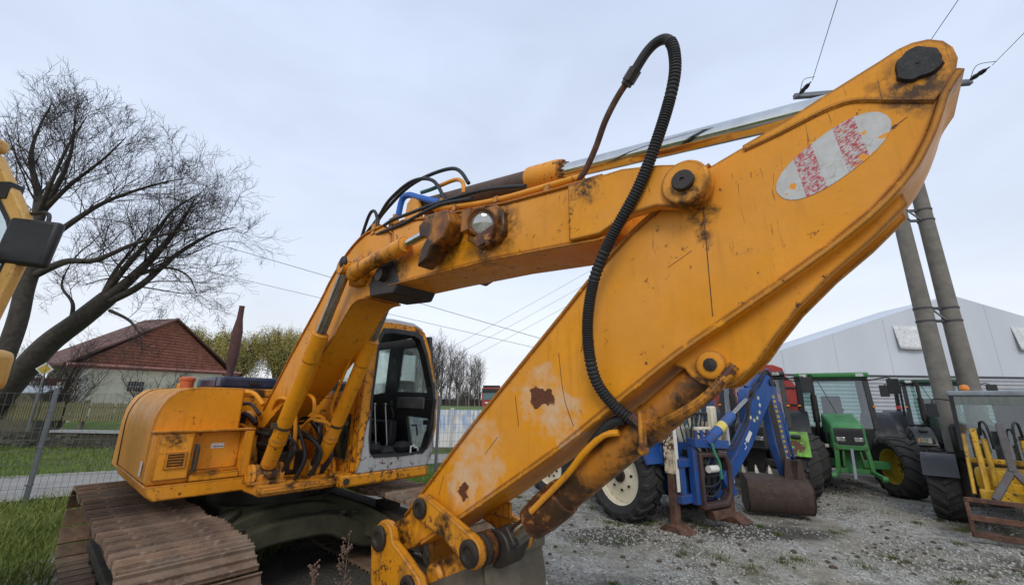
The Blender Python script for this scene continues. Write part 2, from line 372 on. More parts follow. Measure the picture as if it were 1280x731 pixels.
# loose stones (real pebbles on the yard near the camera) and grass blades
def in_yard(x, y): return (-.393 * x + .92 * y - 10.4) < 0 or x > 4.2
STN = []
for k in range(4):
    rr = random.Random(k); m = MB(); m.sphere((0, 0, 0), 1, 6, (1, .8, .55)); m.v = [tuple(c * rr.uniform(.75, 1.2) for c in v) for v in m.v]; STN.append((np.array(m.v), m.f))
def stones(name, N, sampler, smin, smax, mat, seed):
    g = np.random.default_rng(seed); V = []; Fc = []; k = 0
    for i in range(N):
        x, y = sampler(g); v, f = STN[i % 4]; s_ = smin + (smax - smin) * g.random() ** 2.2; a = g.random() * 6.283
        R = np.array([[math.cos(a), -math.sin(a), 0], [math.sin(a), math.cos(a), 0], [0, 0, 1]])
        V.append(v @ R.T * s_ + np.array([x, y, hgt(x, y) + s_ * .25])); Fc += [tuple(q + k for q in ff) for ff in f]; k += len(v)
    me = bpy.data.meshes.new(name); me.from_pydata(np.concatenate(V).tolist(), [], Fc); me.materials.append(mat)
    o = bpy.data.objects.new(name, me); COL.objects.link(o); return o
def ys_(g):
    while True:
        d = 2.2 + 13 * g.random() ** 1.4; a = rad(-8 + 62 * g.random()); x, y = d * math.sin(a), d * math.cos(a)
        if in_yard(x, y) and math.hypot(x + 1.9, y - 4.6) > 2.3 and (math.sin(x * 1.1 + y * .7) * math.sin(y * 1.3 - x * .5) + .9 * math.sin(x * 2.9 - y * 2.1) * .5 > -.15 or g.random() < .2): return x, y
s = NT('pebble'); oi = s.n('TexNoise'); oi.inputs['Scale'].default_value = 22; s.L(s.tc.outputs['Object'], oi.inputs['Vector'])
s.col(s.mix(s.ramp(oi.outputs[0], .32, .68), (.17, .16, .135), (.50, .485, .44))); s.rough(.9)
tag(stones('gravel', 42000, ys_, .006, .026, s.m, 1), 'loose pale grey gravel spread over the yard', 'gravel', kind='stuff')
s = NT('dark_clod'); s.col(s.mix(s.noise(20, 3), (.05, .036, .022), (.13, .10, .07))); s.rough(.95)
tag(stones('soil_clods', 1500, ys_, .012, .05, s.m, 2), 'dark crumbs of soil and dead leaves scattered on the gravel', 'soil', kind='stuff')

def blades(name, N, sampler, h0, h1, w, cols, seed, lean=.5):
    g = np.random.default_rng(seed); P = np.array([sampler(g) for _ in range(N)]); z = np.array([hgt(x, y) for x, y in P[:, :2]])
    a = g.random(N) * 6.283; H = (h0 + (h1 - h0) * g.random(N) ** 1.5) * (P[:, 2] if P.shape[1] > 2 else 1); ln = lean * (.3 + g.random(N)) * H; b = g.random(N) * 6.283
    dx, dy = np.cos(a) * w * (.6 + .8 * g.random(N)), np.sin(a) * w; tx, ty = np.cos(b) * ln, np.sin(b) * ln
    V = np.stack([np.stack([P[:, 0] - dx, P[:, 1] - dy, z - .01], 1), np.stack([P[:, 0] + dx, P[:, 1] + dy, z - .01], 1), np.stack([P[:, 0] + dx * .7 + tx * .4, P[:, 1] + dy * .7 + ty * .4, z + H * .62], 1), np.stack([P[:, 0] - dx * .7 + tx * .4, P[:, 1] - dy * .7 + ty * .4, z + H * .62], 1), np.stack([P[:, 0] + tx, P[:, 1] + ty, z + H * .92], 1)], 1).reshape(-1, 3)
    k = np.arange(N)[:, None] * 5; q = np.concatenate([k, k + 1, k + 2, k + 3], 1).tolist(); t = np.concatenate([k + 3, k + 2, k + 4], 1).tolist()
    s = NT(name + '_blades'); c = s.mix(s.ramp(s.noise(1.1, 5, .7), .3, .7), cols[0], cols[1]); c = s.mix(s.ramp(s.noise(9, 3), .55, .75), c, cols[2]); s.col(c); s.rough(.7)
    s.b.inputs['Specular IOR Level'].default_value = .2
    me = bpy.data.meshes.new(name); me.from_pydata(V.tolist(), [], q + t); me.materials.append(s.m); o = bpy.data.objects.new(name, me); COL.objects.link(o); return o
EXC = Matrix.Rotation(rad(41.6), 2)
def on_machine(x, y):
    d = EXC @ Vector((x + 3.041, y - 5.635)); return abs(d.x) < 2.25 and .75 < abs(d.y) < 1.66
def tall(g):
    while True:
        x, y = -9.5 + 6.5 * g.random(), 2.0 + 9.0 * g.random()
        f = -.393 * x + .92 * y - 10.98
        if f < .1 and x < -2.6 and not on_machine(x, y): return x, y, .45 + .8 * (math.sin(x * 2.1) * math.sin(y * 1.7) * .5 + .5)
tag(blades('tall_grass', 26000, tall, .07, .30, .0055, ((.09, .14, .028), (.22, .25, .055), (.38, .31, .13)), 4, .9), 'long uncut green and straw coloured grass by the tracks', 'grass', kind='stuff')
def lawn(g):
    while True:
        x = -30 + 34 * g.random(); y = 6 + 18 * g.random() ** 1.2; f = -.393 * x + .92 * y - 10.98
        a = (x + 9.3) * .616 - (y - 8.35) * .788      # distance from the near edge of the lane
        if f > 0 and not (-3.1 < a < -.02): return x, y, 1.0
tag(blades('meadow_grass', 52000, lawn, .05, .15, .011, ((.09, .14, .028), (.19, .25, .05), (.25, .25, .09)), 5, .8), 'short bright green meadow grass beyond the wire fence', 'grass', kind='stuff')
def tuft(g):
    c = TUF[int(g.random() * len(TUF))]; r = c[2] * abs(g.normal()) * .5; a = g.random() * 6.283; return c[0] + r * math.cos(a), c[1] + r * math.sin(a), 1.0
rg = random.Random(11); TUF = []
while len(TUF) < 80:
    d = 2.4 + 9 * rg.random(); a = rad(-4 + 56 * rg.random()); x, y = d * math.sin(a), d * math.cos(a)
    if in_yard(x, y): TUF.append((x, y, rg.uniform(.08, .32)))
tag(blades('grass_tufts', 15000, tuft, .015, .055, .0035, ((.05, .085, .018), (.11, .13, .035), (.19, .16, .07)), 6, 1.0), 'small tufts of grass and moss growing through the gravel', 'grass', kind='stuff')
def fstrip(g):
    s_ = g.random(); x = -4.2 + 6.6 * s_; y = 10.98 / .92 + .393 / .92 * x + (g.random() - .62) * 1.7; return x, y, 1.0
tag(blades('fence_grass', 9000, fstrip, .08, .30, .006, ((.07, .15, .026), (.18, .26, .05), (.22, .24, .07)), 7, .8), 'rich green grass along the foot of the wire fence', 'grass', kind='stuff')
# dry weed stalks growing up in front of the undercarriage
def weed(p, h, seed, label):
    r = random.Random(seed); root = empty('dry_weed', p, r.uniform(0, 6), label, 'weed', 'dry weeds by the undercarriage')
    m = MB(); st = [Vector((0, 0, 0)), Vector((.01, .01, h * .4)), Vector((.02, -.01, h * .75)), Vector((.03, 0, h))]; m.tube(spline(st, 5), [.004 - .0025 * i / 15 for i in range(16)], 5); m.obj('stalk', M['weed'], root)
    m = MB()
    for k in range(46):
        t = r.uniform(.42, 1); z = h * t; a = r.uniform(0, 6.283); L = (.13 * (1.1 - t) + .02); b = Vector((.02 * t, 0, z)); e_ = b + Vector((math.cos(a) * L * .7, math.sin(a) * L * .7, L * .8)); m.tube([b, e_], .0016, 4)
        for q in range(3): m.sphere(b.lerp(e_, .5 + .25 * q) + Vector((r.uniform(-.006, .006),) * 3), .0055, 6)
    m.obj('seed_head', M['weed'], root)
M['weed'] = plain('dry_weed_stem', (.16, .10, .07), .9, 0, .4, 20)
# ================================================================ WIRE FENCE
FA, FD = Vector((-8.76, 8.20, 0)), Vector((.920, .393, 0)).normalized()
FN = empty('wire_mesh_fence', FA, math.atan2(FD.y, FD.x), 'grey welded wire mesh fence with square posts behind the excavator', 'fence')
M['fence'] = plain('grey_fence_coating', (.13, .14, .15), .5, .4, .15); M['mesh'] = plain('galvanised_wire', (.13, .135, .14), .55, .4, .15)
m = MB(); m.bb((-.03, -.03, -.05), (.03, .03, 2.02)); m.bb((-.035, -.035, 2.02), (.035, .035, 2.045)); PM = m.mesh('post', M['fence'])
m = MB(); m.bb((-.036, -.045, -.015), (.036, .036, .015)); m.bb((-.05, -.05, -.012), (-.03, -.03, .012)); CM = m.mesh('clamp', M['fence'])
m = MB()
for k in range(25): x = .05 + k * .1; m.tube([(x, -.045, .06), (x, -.045, 1.98)], .0030, 4)
for k in range(10):
    z = .08 + k * .21
    for dy in (-.049, -.041): m.tube([(.03, dy, z), (2.47, dy, z)], .0034, 4)
WM = m.mesh('mesh_panel', M['mesh'])
for k in range(-2, 8):
    p = inst(PM, 'post', (k * 2.5, 0, 0), parent=FN)
    for z in (.35, 1.0, 1.65): inst(CM, 'clamp', (0, 0, z), parent=p)
    if k < 7: inst(WM, 'mesh_panel', (k * 2.5, 0, 0), parent=FN)
# ================================================================ PAINTED WALL behind the lane
s = NT('faded_mural'); c = s.mix(s.ramp(s.noise(3.0, 4, .6, stretch=(2.2, 2, .5)), .40, .58), (.70, .69, .64), (.30, .40, .60)); c = s.mix(s.ramp(s.noise(2, 4, stretch=(3, 1, 1)), .55, .7, 0, .7), c, (.60, .54, .36))
sp = s.n('SeparateXYZ'); s.L(s.tc.outputs['Object'], sp.inputs[0]); c = s.mix(s.ramp(sp.outputs['Z'], .55, .85, 1, 0), c, (.66, .65, .62)); s.col(c); s.rough(.9); M['mural'] = s.m
WL = empty('panel_wall', (-6.4, 17.6, 0), rad(2), 'low pale concrete panel wall with washed out blue and cream paint', 'wall')
m = MB(); m.bb((-.008, 0, .02), (1.992, .08, 1.55)); PMs = m.mesh('panel', M['mural']); m = MB(); m.bb((-.07, -.04, 0), (.07, .12, 1.63)); PP = m.mesh('wall_post', plain('pale_concrete', (.5, .49, .46), .9))
for k in range(7): inst(PMs, 'panel', (k * 2.0, 0, 0), parent=WL)
for k in range(8): inst(PP, 'wall_post', (k * 2.0, 0, 0), parent=WL)
m = MB(); m.bb((-.1, -.06, 0), (14.1, .05, .10)); m.obj('wall_foot', plain('mossy_concrete', (.12, .12, .07), .95), WL)
# grassy bank behind the wall
m = MB(); n_ = 40; vs = []
for i in range(n_): x = -60 + 100 * i / (n_ - 1); vs += [(x, 24, .0), (x, 30, 1.15 + .1 * math.sin(x * .7)), (x, 60, 1.2), (x, 68, 0)]
m.add(vs, [(i * 4 + j, i * 4 + 4 + j, i * 4 + 5 + j, i * 4 + 1 + j) for i in range(n_ - 1) for j in range(3)])
tag(m.obj('field_bank', plain('winter_field_grass', (.10, .15, .03), .95, 0, .35, .8), ang=60), kind='structure')
# ================================================================ WOODEN PICKET FENCE + low wall on the left
M['picket'] = plain('weathered_mossy_wood', (.17, .155, .07), .9, 0, .35, 8, .3); M['oldwood'] = plain('old_grey_wood', (.10, .09, .06), .9, 0, .35, 6)
PF = empty('picket_fence', (-23.0, 17.35, 0), rad(-2.5), 'weathered mossy wooden picket fence in front of the red roofed house', 'fence')
m = MB(); m.prism([(-.035, .95), (.035, .95), (.035, 1.62), (0, 1.68), (-.035, 1.62)], -.012, .012); PK = m.mesh('picket', M['picket'])
for k in range(125): inst(PK, 'picket', (k * .115, 0, (k * 37 % 7) * .006 - .018), (0, rad((k * 53 % 9) - 4) * .35, 0), parent=PF)
for z in (1.05, 1.45): m = MB(); m.bb((-.1, .014, z), (14.4, .06, z + .08)); m.obj('rail', M['oldwood'], PF)
for k in range(8): m = MB(); m.bb((k * 2 - .06, .02, 0), (k * 2 + .06, .16, 1.75)); m.obj('fence_post', M['oldwood'], PF)
LW = empty('low_wall', (-23.2, 16.95, 0), rad(-2.5), 'low dark mossy stone wall under the picket fence', 'wall')
m = MB(); m.bb((0, 0, 0), (15, .3, .55)); m.obj('wall_body', plain('mossy_stone', (.05, .045, .03), .95, 0, .5, 3, .5, .02), LW)
m = MB(); m.bb((5.6, -.08, .55), (9.6, .34, .64)); m.obj('coping', plain('grey_coping', (.30, .30, .30), .9), LW)
rr = random.Random(3); m = MB(); 
for k in range(70): m.box((rr.uniform(.2, 14.8), -.012, rr.uniform(.05, .48)), (rr.uniform(.15, .4), .05, rr.uniform(.08, .18)))
o = m.obj('stone', plain('wall_stone', (.075, .07, .055), .95, 0, .5, 4), LW, .02); o['kind'] = 'stuff'
# ================================================================ HOUSE
HA = math.atan2(.964, .267)
HO = empty('brick_house', (-26.5, 26, 0), HA, 'old rendered house with red brown tiled gable and barred window', 'house')
# local: x along the gable wall, y = away from it (left of x)
s = NT('old_brick'); br = s.n('TexBrick'); br.inputs['Scale'].default_value = 1.0; br.inputs['Brick Width'].default_value = .27; br.inputs['Row Height'].default_value = .085; br.inputs['Mortar Size'].default_value = .008
br.inputs['Color1'].default_value = (.27, .085, .05, 1); br.inputs['Color2'].default_value = (.16, .05, .035, 1); br.inputs['Mortar'].default_value = (.22, .15, .12, 1)
mpg = s.n('Mapping'); mpg.inputs['Rotation'].default_value = (rad(90), 0, 0); s.L(s.tc.outputs['Object'], mpg.inputs[0]); s.L(mpg.outputs[0], br.inputs['Vector'])
s.col(s.mix(s.ramp(s.noise(1.3, 6, .7), .4, .7, 0, .6), br.outputs[0], (.12, .05, .04))); s.rough(.95); M['brick'] = s.m
M['render'] = plain('stained_render', (.56, .52, .42), .95, 0, .18, 1.2, .3); M['roof'] = plain('dark_roof_sheet', (.13, .065, .052), .85, 0, .3, 3)
W_ = 9.3
m = MB(); m.bb((0, 0, 0), (W_, 3.2, 3.75)); m.obj('wall', M['render'], HO)
s = NT('red_roof_tiles'); wv = s.n('TexWave', bands_direction='Z'); wv.inputs['Scale'].default_value = 1.5; wv.inputs['Distortion'].default_value = 1.2; s.L(s.tc.outputs['Object'], wv.inputs['Vector'])
c = s.mix(s.ramp(s.noise(2.2, 7, .7), .35, .65), (.37, .125, .075), (.19, .068, .048)); c = s.mix(s.ramp(wv.outputs['Fac'], .2, .6, .45, 0), c, (.06, .028, .024)); c = s.mix(s.ramp(s.noise(6, 6), .55, .7, 0, .6), c, (.42, .21, .14)); s.col(c); s.rough(.9); s.bump(wv.outputs['Fac'], .6, .04); M['tiles'] = s.m
A_, B_ = (-1.15, -.45, 3.78), (10.5, -.45, 3.98); DP = 3.2
m = MB(); m.prism([(-.45, 3.76), (W_ + .5, 3.90), (4.75, 7.45)], -.05, DP - .1); m.obj('gable', M['tiles'], HO)
for x1, z1 in ((-1.25, 3.62), (10.6, 3.70)):
    m = MB(); m.add([(4.72, -.30, 7.46), (x1, -.30, z1), (x1, DP, z1), (4.72, DP, 7.46), (4.72, -.30, 7.60), (x1, -.30, z1 + .14), (x1, DP, z1 + .14), (4.72, DP, 7.60)], [(0, 1, 2, 3), (7, 6, 5, 4), (0, 4, 5, 1), (1, 5, 6, 2), (2, 6, 7, 3), (3, 7, 4, 0)]); m.obj('roof_slope', M['roof'], HO)
m = MB(); m.tube([(A_[0], -.55, 3.72), (B_[0], -.55, 3.92)], .10, 8); m.bar((-1.1, -.45, 3.60), (10.4, -.45, 3.80), .05, .16); m.obj('gutter', plain('faded_red_sheet', (.36, .16, .14), .7), HO)
m = MB(); m.bb((-.12, -.12, 0), (.35, .1, 3.66)); m.obj('corner_pilaster', plain('pale_render', (.55, .53, .47), .9), HO)
m = MB(); m.ring([(2.5, 2.15), (3.65, 2.15), (3.65, 2.95), (2.5, 2.95)], [(2.58, 2.22), (3.57, 2.22), (3.57, 2.88), (2.58, 2.88)], -.06, .02); wn = m.obj('window', M['render'], HO)
m = MB(); m.bb((2.58, -.02, 2.22), (3.57, .0, 2.88)); m.obj('pane', plain('dark_window', (.012, .013, .015), .2), wn)
m = MB()
for k in range(1, 6): x = 2.58 + k * .165; m.bb((x - .012, -.05, 2.22), (x + .012, -.03, 2.88))
m.bb((2.58, -.052, 2.53), (3.57, -.028, 2.56)); m.obj('window_bars', plain('white_bars', (.45, .45, .43), .7), wn)
for x, w, mt in ((-.7, .22, 'pale'), (-1.9, .3, 'pale')):
    m = MB(); m.bb((x, .4, 0), (x + w, .7, 2.7)); m.obj('porch_post', M['render'], HO)
m = MB(); m.bb((-1.3, .8, 0), (-.75, 1.0, 2.6)); m.obj('porch_door', plain('brown_boards', (.14, .07, .05), .8), HO)
m = MB(); m.bb((-2.2, 1.0, 0), (0, 1.2, 2.9)); m.obj('porch_wall', M['brick'], HO)
# yellow diamond road sign, small grey shed
SG = empty('road_sign', (-18.85, 17.0, 0), 0, 'yellow diamond priority road sign on a pole behind the picket fence', 'sign')
m = MB(); m.cyl((0, 0, 0), (0, 0, 3.2), .035, n=10); m.obj('sign_pole', M['galv'], SG)
for sz, mt, y_ in ((.27, plain('sign_white', (.7, .7, .66), .5), -.05), (.20, plain('sign_yellow', (.62, .42, .04), .5), -.056)):
    m = MB(); c, s_ = math.cos(rad(58)), math.sin(rad(58)); m.add([(sz * c, y_ + sz * s_ * .9, 2.94), (0, y_, 2.94 + sz), (-sz * c, y_ - sz * s_ * .9, 2.94), (0, y_, 2.94 - sz), (sz * c, y_ + .012 + sz * s_ * .9, 2.94), (0, y_ + .012, 2.94 + sz), (-sz * c, y_ + .012 - sz * s_ * .9, 2.94), (0, y_ + .012, 2.94 - sz)], [(0, 1, 2, 3), (7, 6, 5, 4), (0, 4, 5, 1), (1, 5, 6, 2), (2, 6, 7, 3), (3, 7, 4, 0)]); m.obj('sign_plate' if sz > .25 else 'sign_face', mt, SG)
SH = empty('garden_shed', (-25.2, 21, 0), rad(20), 'small dark shed with pale sloping roof left of the road sign', 'shed')
m = MB(); m.bb((0, 0, 0), (1.6, 1.6, 2.0)); m.obj('shed_wall', M['oldwood'], SH); m = MB(); m.box((.8, .7, 2.2), (1.7, 1.5, .06), Matrix.Rotation(rad(14), 3, 'X')); m.obj('shed_roof', plain('pale_sheet_roof', (.42, .45, .48), .5), SH)
# ================================================================ HALL (white tarpaulin gable over corrugated wall)
HL = empty('storage_hall', (12.6, 24.0, 0), 0, 'big white tarpaulin storage hall with corrugated metal lower wall', 'building')
s = NT('white_tarpaulin'); s.col(s.mix(s.ramp(s.noise(.35, 4, stretch=(1, 1, .4)), .3, .7), (.50, .53, .57), (.58, .61, .65))); s.rough(.55); s.bump(s.noise(.9, 3, stretch=(1, 1, .3)), .15, .1); M['tarp'] = s.m
M['corr'] = plain('grey_corrugated_sheet', (.42, .43, .45), .5, .2, .1, 2)
x0, x1, xr = 0.0, 28.2, 13.9
m = MB(); m.prism([(x0, 3.62), (x1, 3.62), (x1, 4.0), (xr, 8.45), (x0, 4.0)], 0, 5); m.obj('tarpaulin', M['tarp'], HL)
for k in range(17):
    z = .02 + k * .208; m = MB(); m.prism([(.01, z), (-.05, z + .05), (-.05, z + .14), (.01, z + .19), (.01, z + .206), (.10, z + .206), (.10, z)], x0, x1, 'x'); m.obj('wall_sheet', M['corr'], HL)
for k in range(1, 9):
    x = 28.2 * k / 9; zt = 4.0 + 4.45 * (1 - abs(x - 13.9) / 13.9) - .03
    m = MB(); m.bb((x - .012, -.006, 3.64), (x + .012, .002, zt)); m.obj('tarpaulin_seam', plain('grey_seam', (.40, .42, .45), .6) if k == 1 else bpy.data.materials['grey_seam'], HL)
m = MB(); m.bb((x0, -.06, 3.56), (x1, .02, 3.64)); m.obj('wall_rail', M['wire'], HL)
for a, b in ((9.9, 11.6), (16.9, 18.6)):
    vs = []; n_ = 9
    for i in range(n_):
        t = i / (n_ - 1)
        for j in range(7):
            u_ = j / 6; vs.append((a + (b - a) * t, -.03 - .22 * u_ ** 1.4 - .03 * math.sin(t * 9 + u_ * 3), 6.55 - 1.4 * u_ - .05 * math.sin(t * 3.1)))
    m = MB(); m.add(vs, [(i * 7 + j, i * 7 + j + 1, i * 7 + 8 + j, i * 7 + 7 + j) for i in range(n_ - 1) for j in range(6)]); o = m.obj('vent_flap', plain('pale_flap', (.60, .61, .60), .6), HL); md = o.modifiers.new('t', 'SOLIDIFY'); md.thickness = .02
m = MB(); 
for k in range(30): m.bb((13.97, -.02, 3.8 + k * .15), (14.1, -.004, 3.83 + k * .15))
m.bar((14.0, -.012, 3.7), (14.0, -.012, 8.3), .012, .012); m.obj('lacing', plain('grey_lacing', (.28, .30, .32), .7), HL)
# ================================================================ TWIN UTILITY POLE with wires
UP = empty('utility_pole', (9.88, 9.35, 0), rad(-8), 'twin leg concrete utility pole standing in front of the white hall', 'utility pole')
for dx, tilt in ((-.27, .0), (.27, .0)):
    m = MB(); m.lathe([(.19, 0), (.185, 1), (.125, 10.6)], (dx, 0, 0), (tilt, 0, 1), 24); m.obj('pole_leg', M['concrete'], UP)
for z in (3.85, 4.15, 6.35, 6.62):
    for dx in (-.27, .27): m = MB(); r_ = .19 - .0062 * z; m.lathe([(r_ + .004, -.02), (r_ + .014, -.02), (r_ + .014, .02), (r_ + .004, .02)], (dx, 0, z), (0, 0, 1), 24); m.obj('pole_band', M['wire'], UP)
    m = MB(); m.bar((-.14, -.02, z), (.14, -.02, z), .04, .06); m.obj('pole_spacer', M['wire'], UP)
for z in (3.85, 6.35): m = MB(); m.bar((-.12, -.05, z + .27), (.14, -.05, z), .03, .03); m.obj('pole_brace', M['galv'], UP)
m = MB(); m.bar((-2.15, 0, 10.2), (2.15, 0, 10.2), .12, .12); m.obj('cross_arm', M['galv'], UP)
ct, st_ = math.cos(rad(-8)), math.sin(rad(-8)); wends = []
for k, x in enumerate((-2.05, .2, 2.05)):
    b = Vector((x, -.1, 10.2)); e_ = b + Vector((.02, -.55, -.06))
    m = MB(); m.lathe([(.02, 0), (.05, .06), (.06, .14), (.045, .22), (.06, .26), (.05, .36), (.02, .42), (.012, .5)], b, (e_ - b), 14); m.obj('insulator', M['dark'], UP); m = MB(); m.tube(spline([b, b + Vector((0, -.25, .22)), e_ + Vector((0, -.1, .02))]), .008, 6); m.obj('jumper_wire', M['wire'], UP)
    wends.append(Vector((9.88 + e_.x * ct - e_.y * st_, 9.35 + e_.x * st_ + e_.y * ct, e_.z)))
def wire(a, b, sag, label, r=.008):
    a, b = Vector(a), Vector(b); pts = [a.lerp(b, t / 24) - Vector((0, 0, sag * 4 * (t / 24) * (1 - t / 24))) for t in range(25)]
    m = MB(); m.tube(pts, r, 6); o = m.obj('overhead_wire', M['wire']); tag(o, label, 'wire', 'overhead wires')
for k, (w, lb) in enumerate(zip(wends, ('overhead wire rising left of the arm tip', 'overhead wire rising straight above the arm tip', 'overhead wire rising at the right edge of the sky'))): wire(w, w + Vector((-.546, -.988, -.174)) * 15, .05, lb, .007)
wire((-34, 20, 14.8), (10, 20, 2.5), .0, 'upper thin wire sloping behind the boom', .012)
wire((-34, 20.2, 12.4), (10, 20.2, 2.6), .15, 'lower thin wire sloping behind the boom', .009)
for k in range(3): wire((-6.5 + 1.2 * k, 40, 6.5 - .35 * k), (18 + .5 * k, 42, 21.4 - 1.0 * k), .2, ('topmost', 'middle', 'lowest')[k] + ' of the three faint wires rising behind the arm', .013)
# ================================================================ THE EXCAVATOR (x forward, y left, z up from the slewing centre)
EX = empty('crawler_excavator', (-3.041, 5.635, 0), -rad(41.6), 'large weathered yellow crawler excavator with arm curled in front of the camera', 'excavator')
Y = M['yel']; BY = -.08                          # boom centre plane
# ---- tracks
dense0 = lambda P, k=4: [(v.x, v.z) for v in spline([(p[0], 0, p[1]) for p in P], k)]
def shoe_mesh():
    m = MB(); w = .40
    prof = [(-.092, 0), (-.092, .012), (-.088, .040), (-.076, .040), (-.068, .014), (-.012, .012), (-.006, .036), (.008, .036), (.014, .012), (.066, .012), (.072, .034), (.086, .034), (.090, .006), (.094, .004), (.094, -.012), (-.09, -.014)]
    m.prism(prof, -w, w); return m.mesh('track_shoe', M['shoe'])
SHOE = shoe_mesh()
def track_path():
    R = .40; a = 1.66; b = 2.0; zc = .425; pts = []
    n = 40
    def top(x):      # sagging upper run
        return zc + R + .0 - .035 * math.sin(math.pi * (x + a) / (a + b)) ** 2 - .012 * math.cos(x * 7) + .012
    for i in range(80): x = -a + (a + b) * i / 80; pts.append((x, top(x)))
    for i in range(n): t = math.pi / 2 - math.pi * i / n; pts.append((b + R * math.cos(t), zc + R * math.sin(t)))
    for i in range(80): pts.append((b - (a + b) * i / 80, zc - R))
    for i in range(n): t = -math.pi / 2 - math.pi * i / n; pts.append((-a + R * math.cos(t), zc + R * math.sin(t)))
    return pts
TP = track_path()
cum = [0]
for i in range(len(TP)): p, q = TP[i], TP[(i + 1) % len(TP)]; cum.append(cum[-1] + math.hypot(q[0] - p[0], q[1] - p[1]))
def at_len(s):
    s %= cum[-1]; i = max(k for k in range(len(TP)) if cum[k] <= s); p, q = TP[i], TP[(i + 1) % len(TP)]
    t = (s - cum[i]) / max(1e-6, cum[i + 1] - cum[i]); return p[0] + (q[0] - p[0]) * t, p[1] + (q[1] - p[1]) * t
NS = int(cum[-1] / .203)
rng = random.Random(3)
for yc in (-1.21, 1.21):
    for i in range(NS):
        s = cum[-1] * i / NS + (.07 if yc > 0 else 0)
        a, b = at_len(s - .08), at_len(s + .08); p = at_len(s)
        th = math.atan2(b[1] - a[1], b[0] - a[0])
        inst(SHOE, 'track_shoe', (p[0], yc + rng.uniform(-.006, .006), p[1] + rng.uniform(-.003, .003)), (0, -th, 0), EX)
    sg = 1 if yc > 0 else -1
    m = MB(); m.bb((-1.45, yc - .14, .26), (1.75, yc + .14, .58)); m.bb((-1.3, yc - .2, .20), (1.3, yc + .2, .30))
    m.bb((-1.1, yc - .10, .58), (-.8, yc + .10, .66)); m.bb((.7, yc - .10, .58), (1.0, yc + .10, .66))
    m.obj('track_frame', M['mud'], EX, .015)
    for x, nm in ((-1.66, 'sprocket'), (2.0, 'idler')):
        m = MB(); m.lathe([(.10, -.16), (.16, -.16), (.16, -.10), (.33, -.06), (.36, -.06), (.36, .06), (.33, .06), (.16, .10), (.16, .16), (.10, .16)], (x, yc, .425), (0, 1, 0), 28); m.obj(nm, M['mud'], EX)
    for k in range(7):
        x = -1.2 + k * .4
        m = MB(); m.cyl((x, yc - .16, .15), (x, yc + .16, .15), .09); m.obj('roller', M['dark'], EX)
    m = MB()
    for i in range(0, NS * 2):
        p = at_len(cum[-1] * i / (NS * 2)); a = at_len(cum[-1] * i / (NS * 2) + .05); th = math.atan2(a[1] - p[1], a[0] - p[0]); nx, nz_ = -math.sin(th), math.cos(th)
        for dy in (-.09, .09): m.box((p[0] - nx * .055, yc + dy, p[1] - nz_ * .055), (.10, .03, .085), Matrix.Rotation(-th, 3, 'Y'))
    m.obj('track_chain', M['mud'], EX)
m = MB(); m.cyl((0, 0, .78), (0, 0, .98), .62, n=40); m.cyl((0, 0, .92), (0, 0, .96), .70, n=40); m.obj('slewing_ring', M['dark'], EX)
m = MB(); m.prism([(-.62, -.45), (-.45, -.6), (.45, -.6), (.62, -.45), (.62, .45), (.45, .6), (-.45, .6), (-.62, .45)], .50, .80, 'z'); m.obj('centre_frame', M['moss'], EX, .03)
for sx in (-1, 1):
    tp = [(-1.05, .50), (-.8, .60), (-.5, .72), (-.2, .775), (.2, .775), (.5, .72), (.8, .60), (1.05, .50)]; bt = [(1.05, .24), (.8, .28), (.55, .40), (.3, .50), (-.3, .50), (-.55, .40), (-.8, .28), (-1.05, .24)]
    m = MB(); m.prism(dense0(tp) + dense0(bt), sx * .55, sx * .80, 'x'); m.obj('cross_beam', M['moss'], EX, .025)
    m = MB(); m.prism(dense0([(l, z - .10) for l, z in tp]) + dense0([(l, z - .05) for l, z in bt]), sx * .80, sx * 1.0, 'x'); m.obj('beam_flange', M['moss'], EX, .03)
    m = MB(); rr_ = random.Random(4 + sx)
    for k in range(60): m.sphere((sx * rr_.uniform(.6, .98), rr_.uniform(-.75, .75), .64 + rr_.uniform(-.02, .02)), rr_.uniform(.015, .05), 6, (1.2, 1.4, .5))
    o = m.obj('caked_mud', M['mud'], EX); o['kind'] = 'stuff'
for sx in (-1, 1):
    for sy in (-1, 1):
        m = MB(); prev = None; sec = []
        for t in np.linspace(0, 1, 9):
            x = sx * (.45 + .62 * t ** .8); yy = sy * (.42 + .72 * t); zt = .80 - .34 * t ** 1.7; zb = .40 - .16 * t ** 1.5; w = .17 + .06 * t
            sec.append([(x - w * .8, yy, zb), (x + w * .8, yy, zb), (x + w * .8, yy, zt), (x - w * .8, yy, zt)])
        vs = [p for s_ in sec for p in s_]; fs = []
        for i in range(8):
            for j in range(4): fs.append((i * 4 + j, i * 4 + (j + 1) % 4, (i + 1) * 4 + (j + 1) % 4, (i + 1) * 4 + j))
        fs += [(3, 2, 1, 0), (32, 33, 34, 35)]
        m.add(vs, fs); m.obj('frame_leg', M['moss'], EX, .02, 60)
# ---- upper deck
m = MB(); m.prism([(-1.9, -1.2), (.55, -1.2), (.62, -.55), (1.26, -.52), (1.26, .34), (1.3, 1.3), (-1.9, 1.3)], 1.0, 1.09, 'z'); m.obj('deck_frame', M['yel_dirty'], EX, .008)
m = MB(); m.bb((1.2, -.54, 1.03), (1.29, .36, 1.065)); m.obj('deck_lip', M['yel_dirty'], EX, .006)
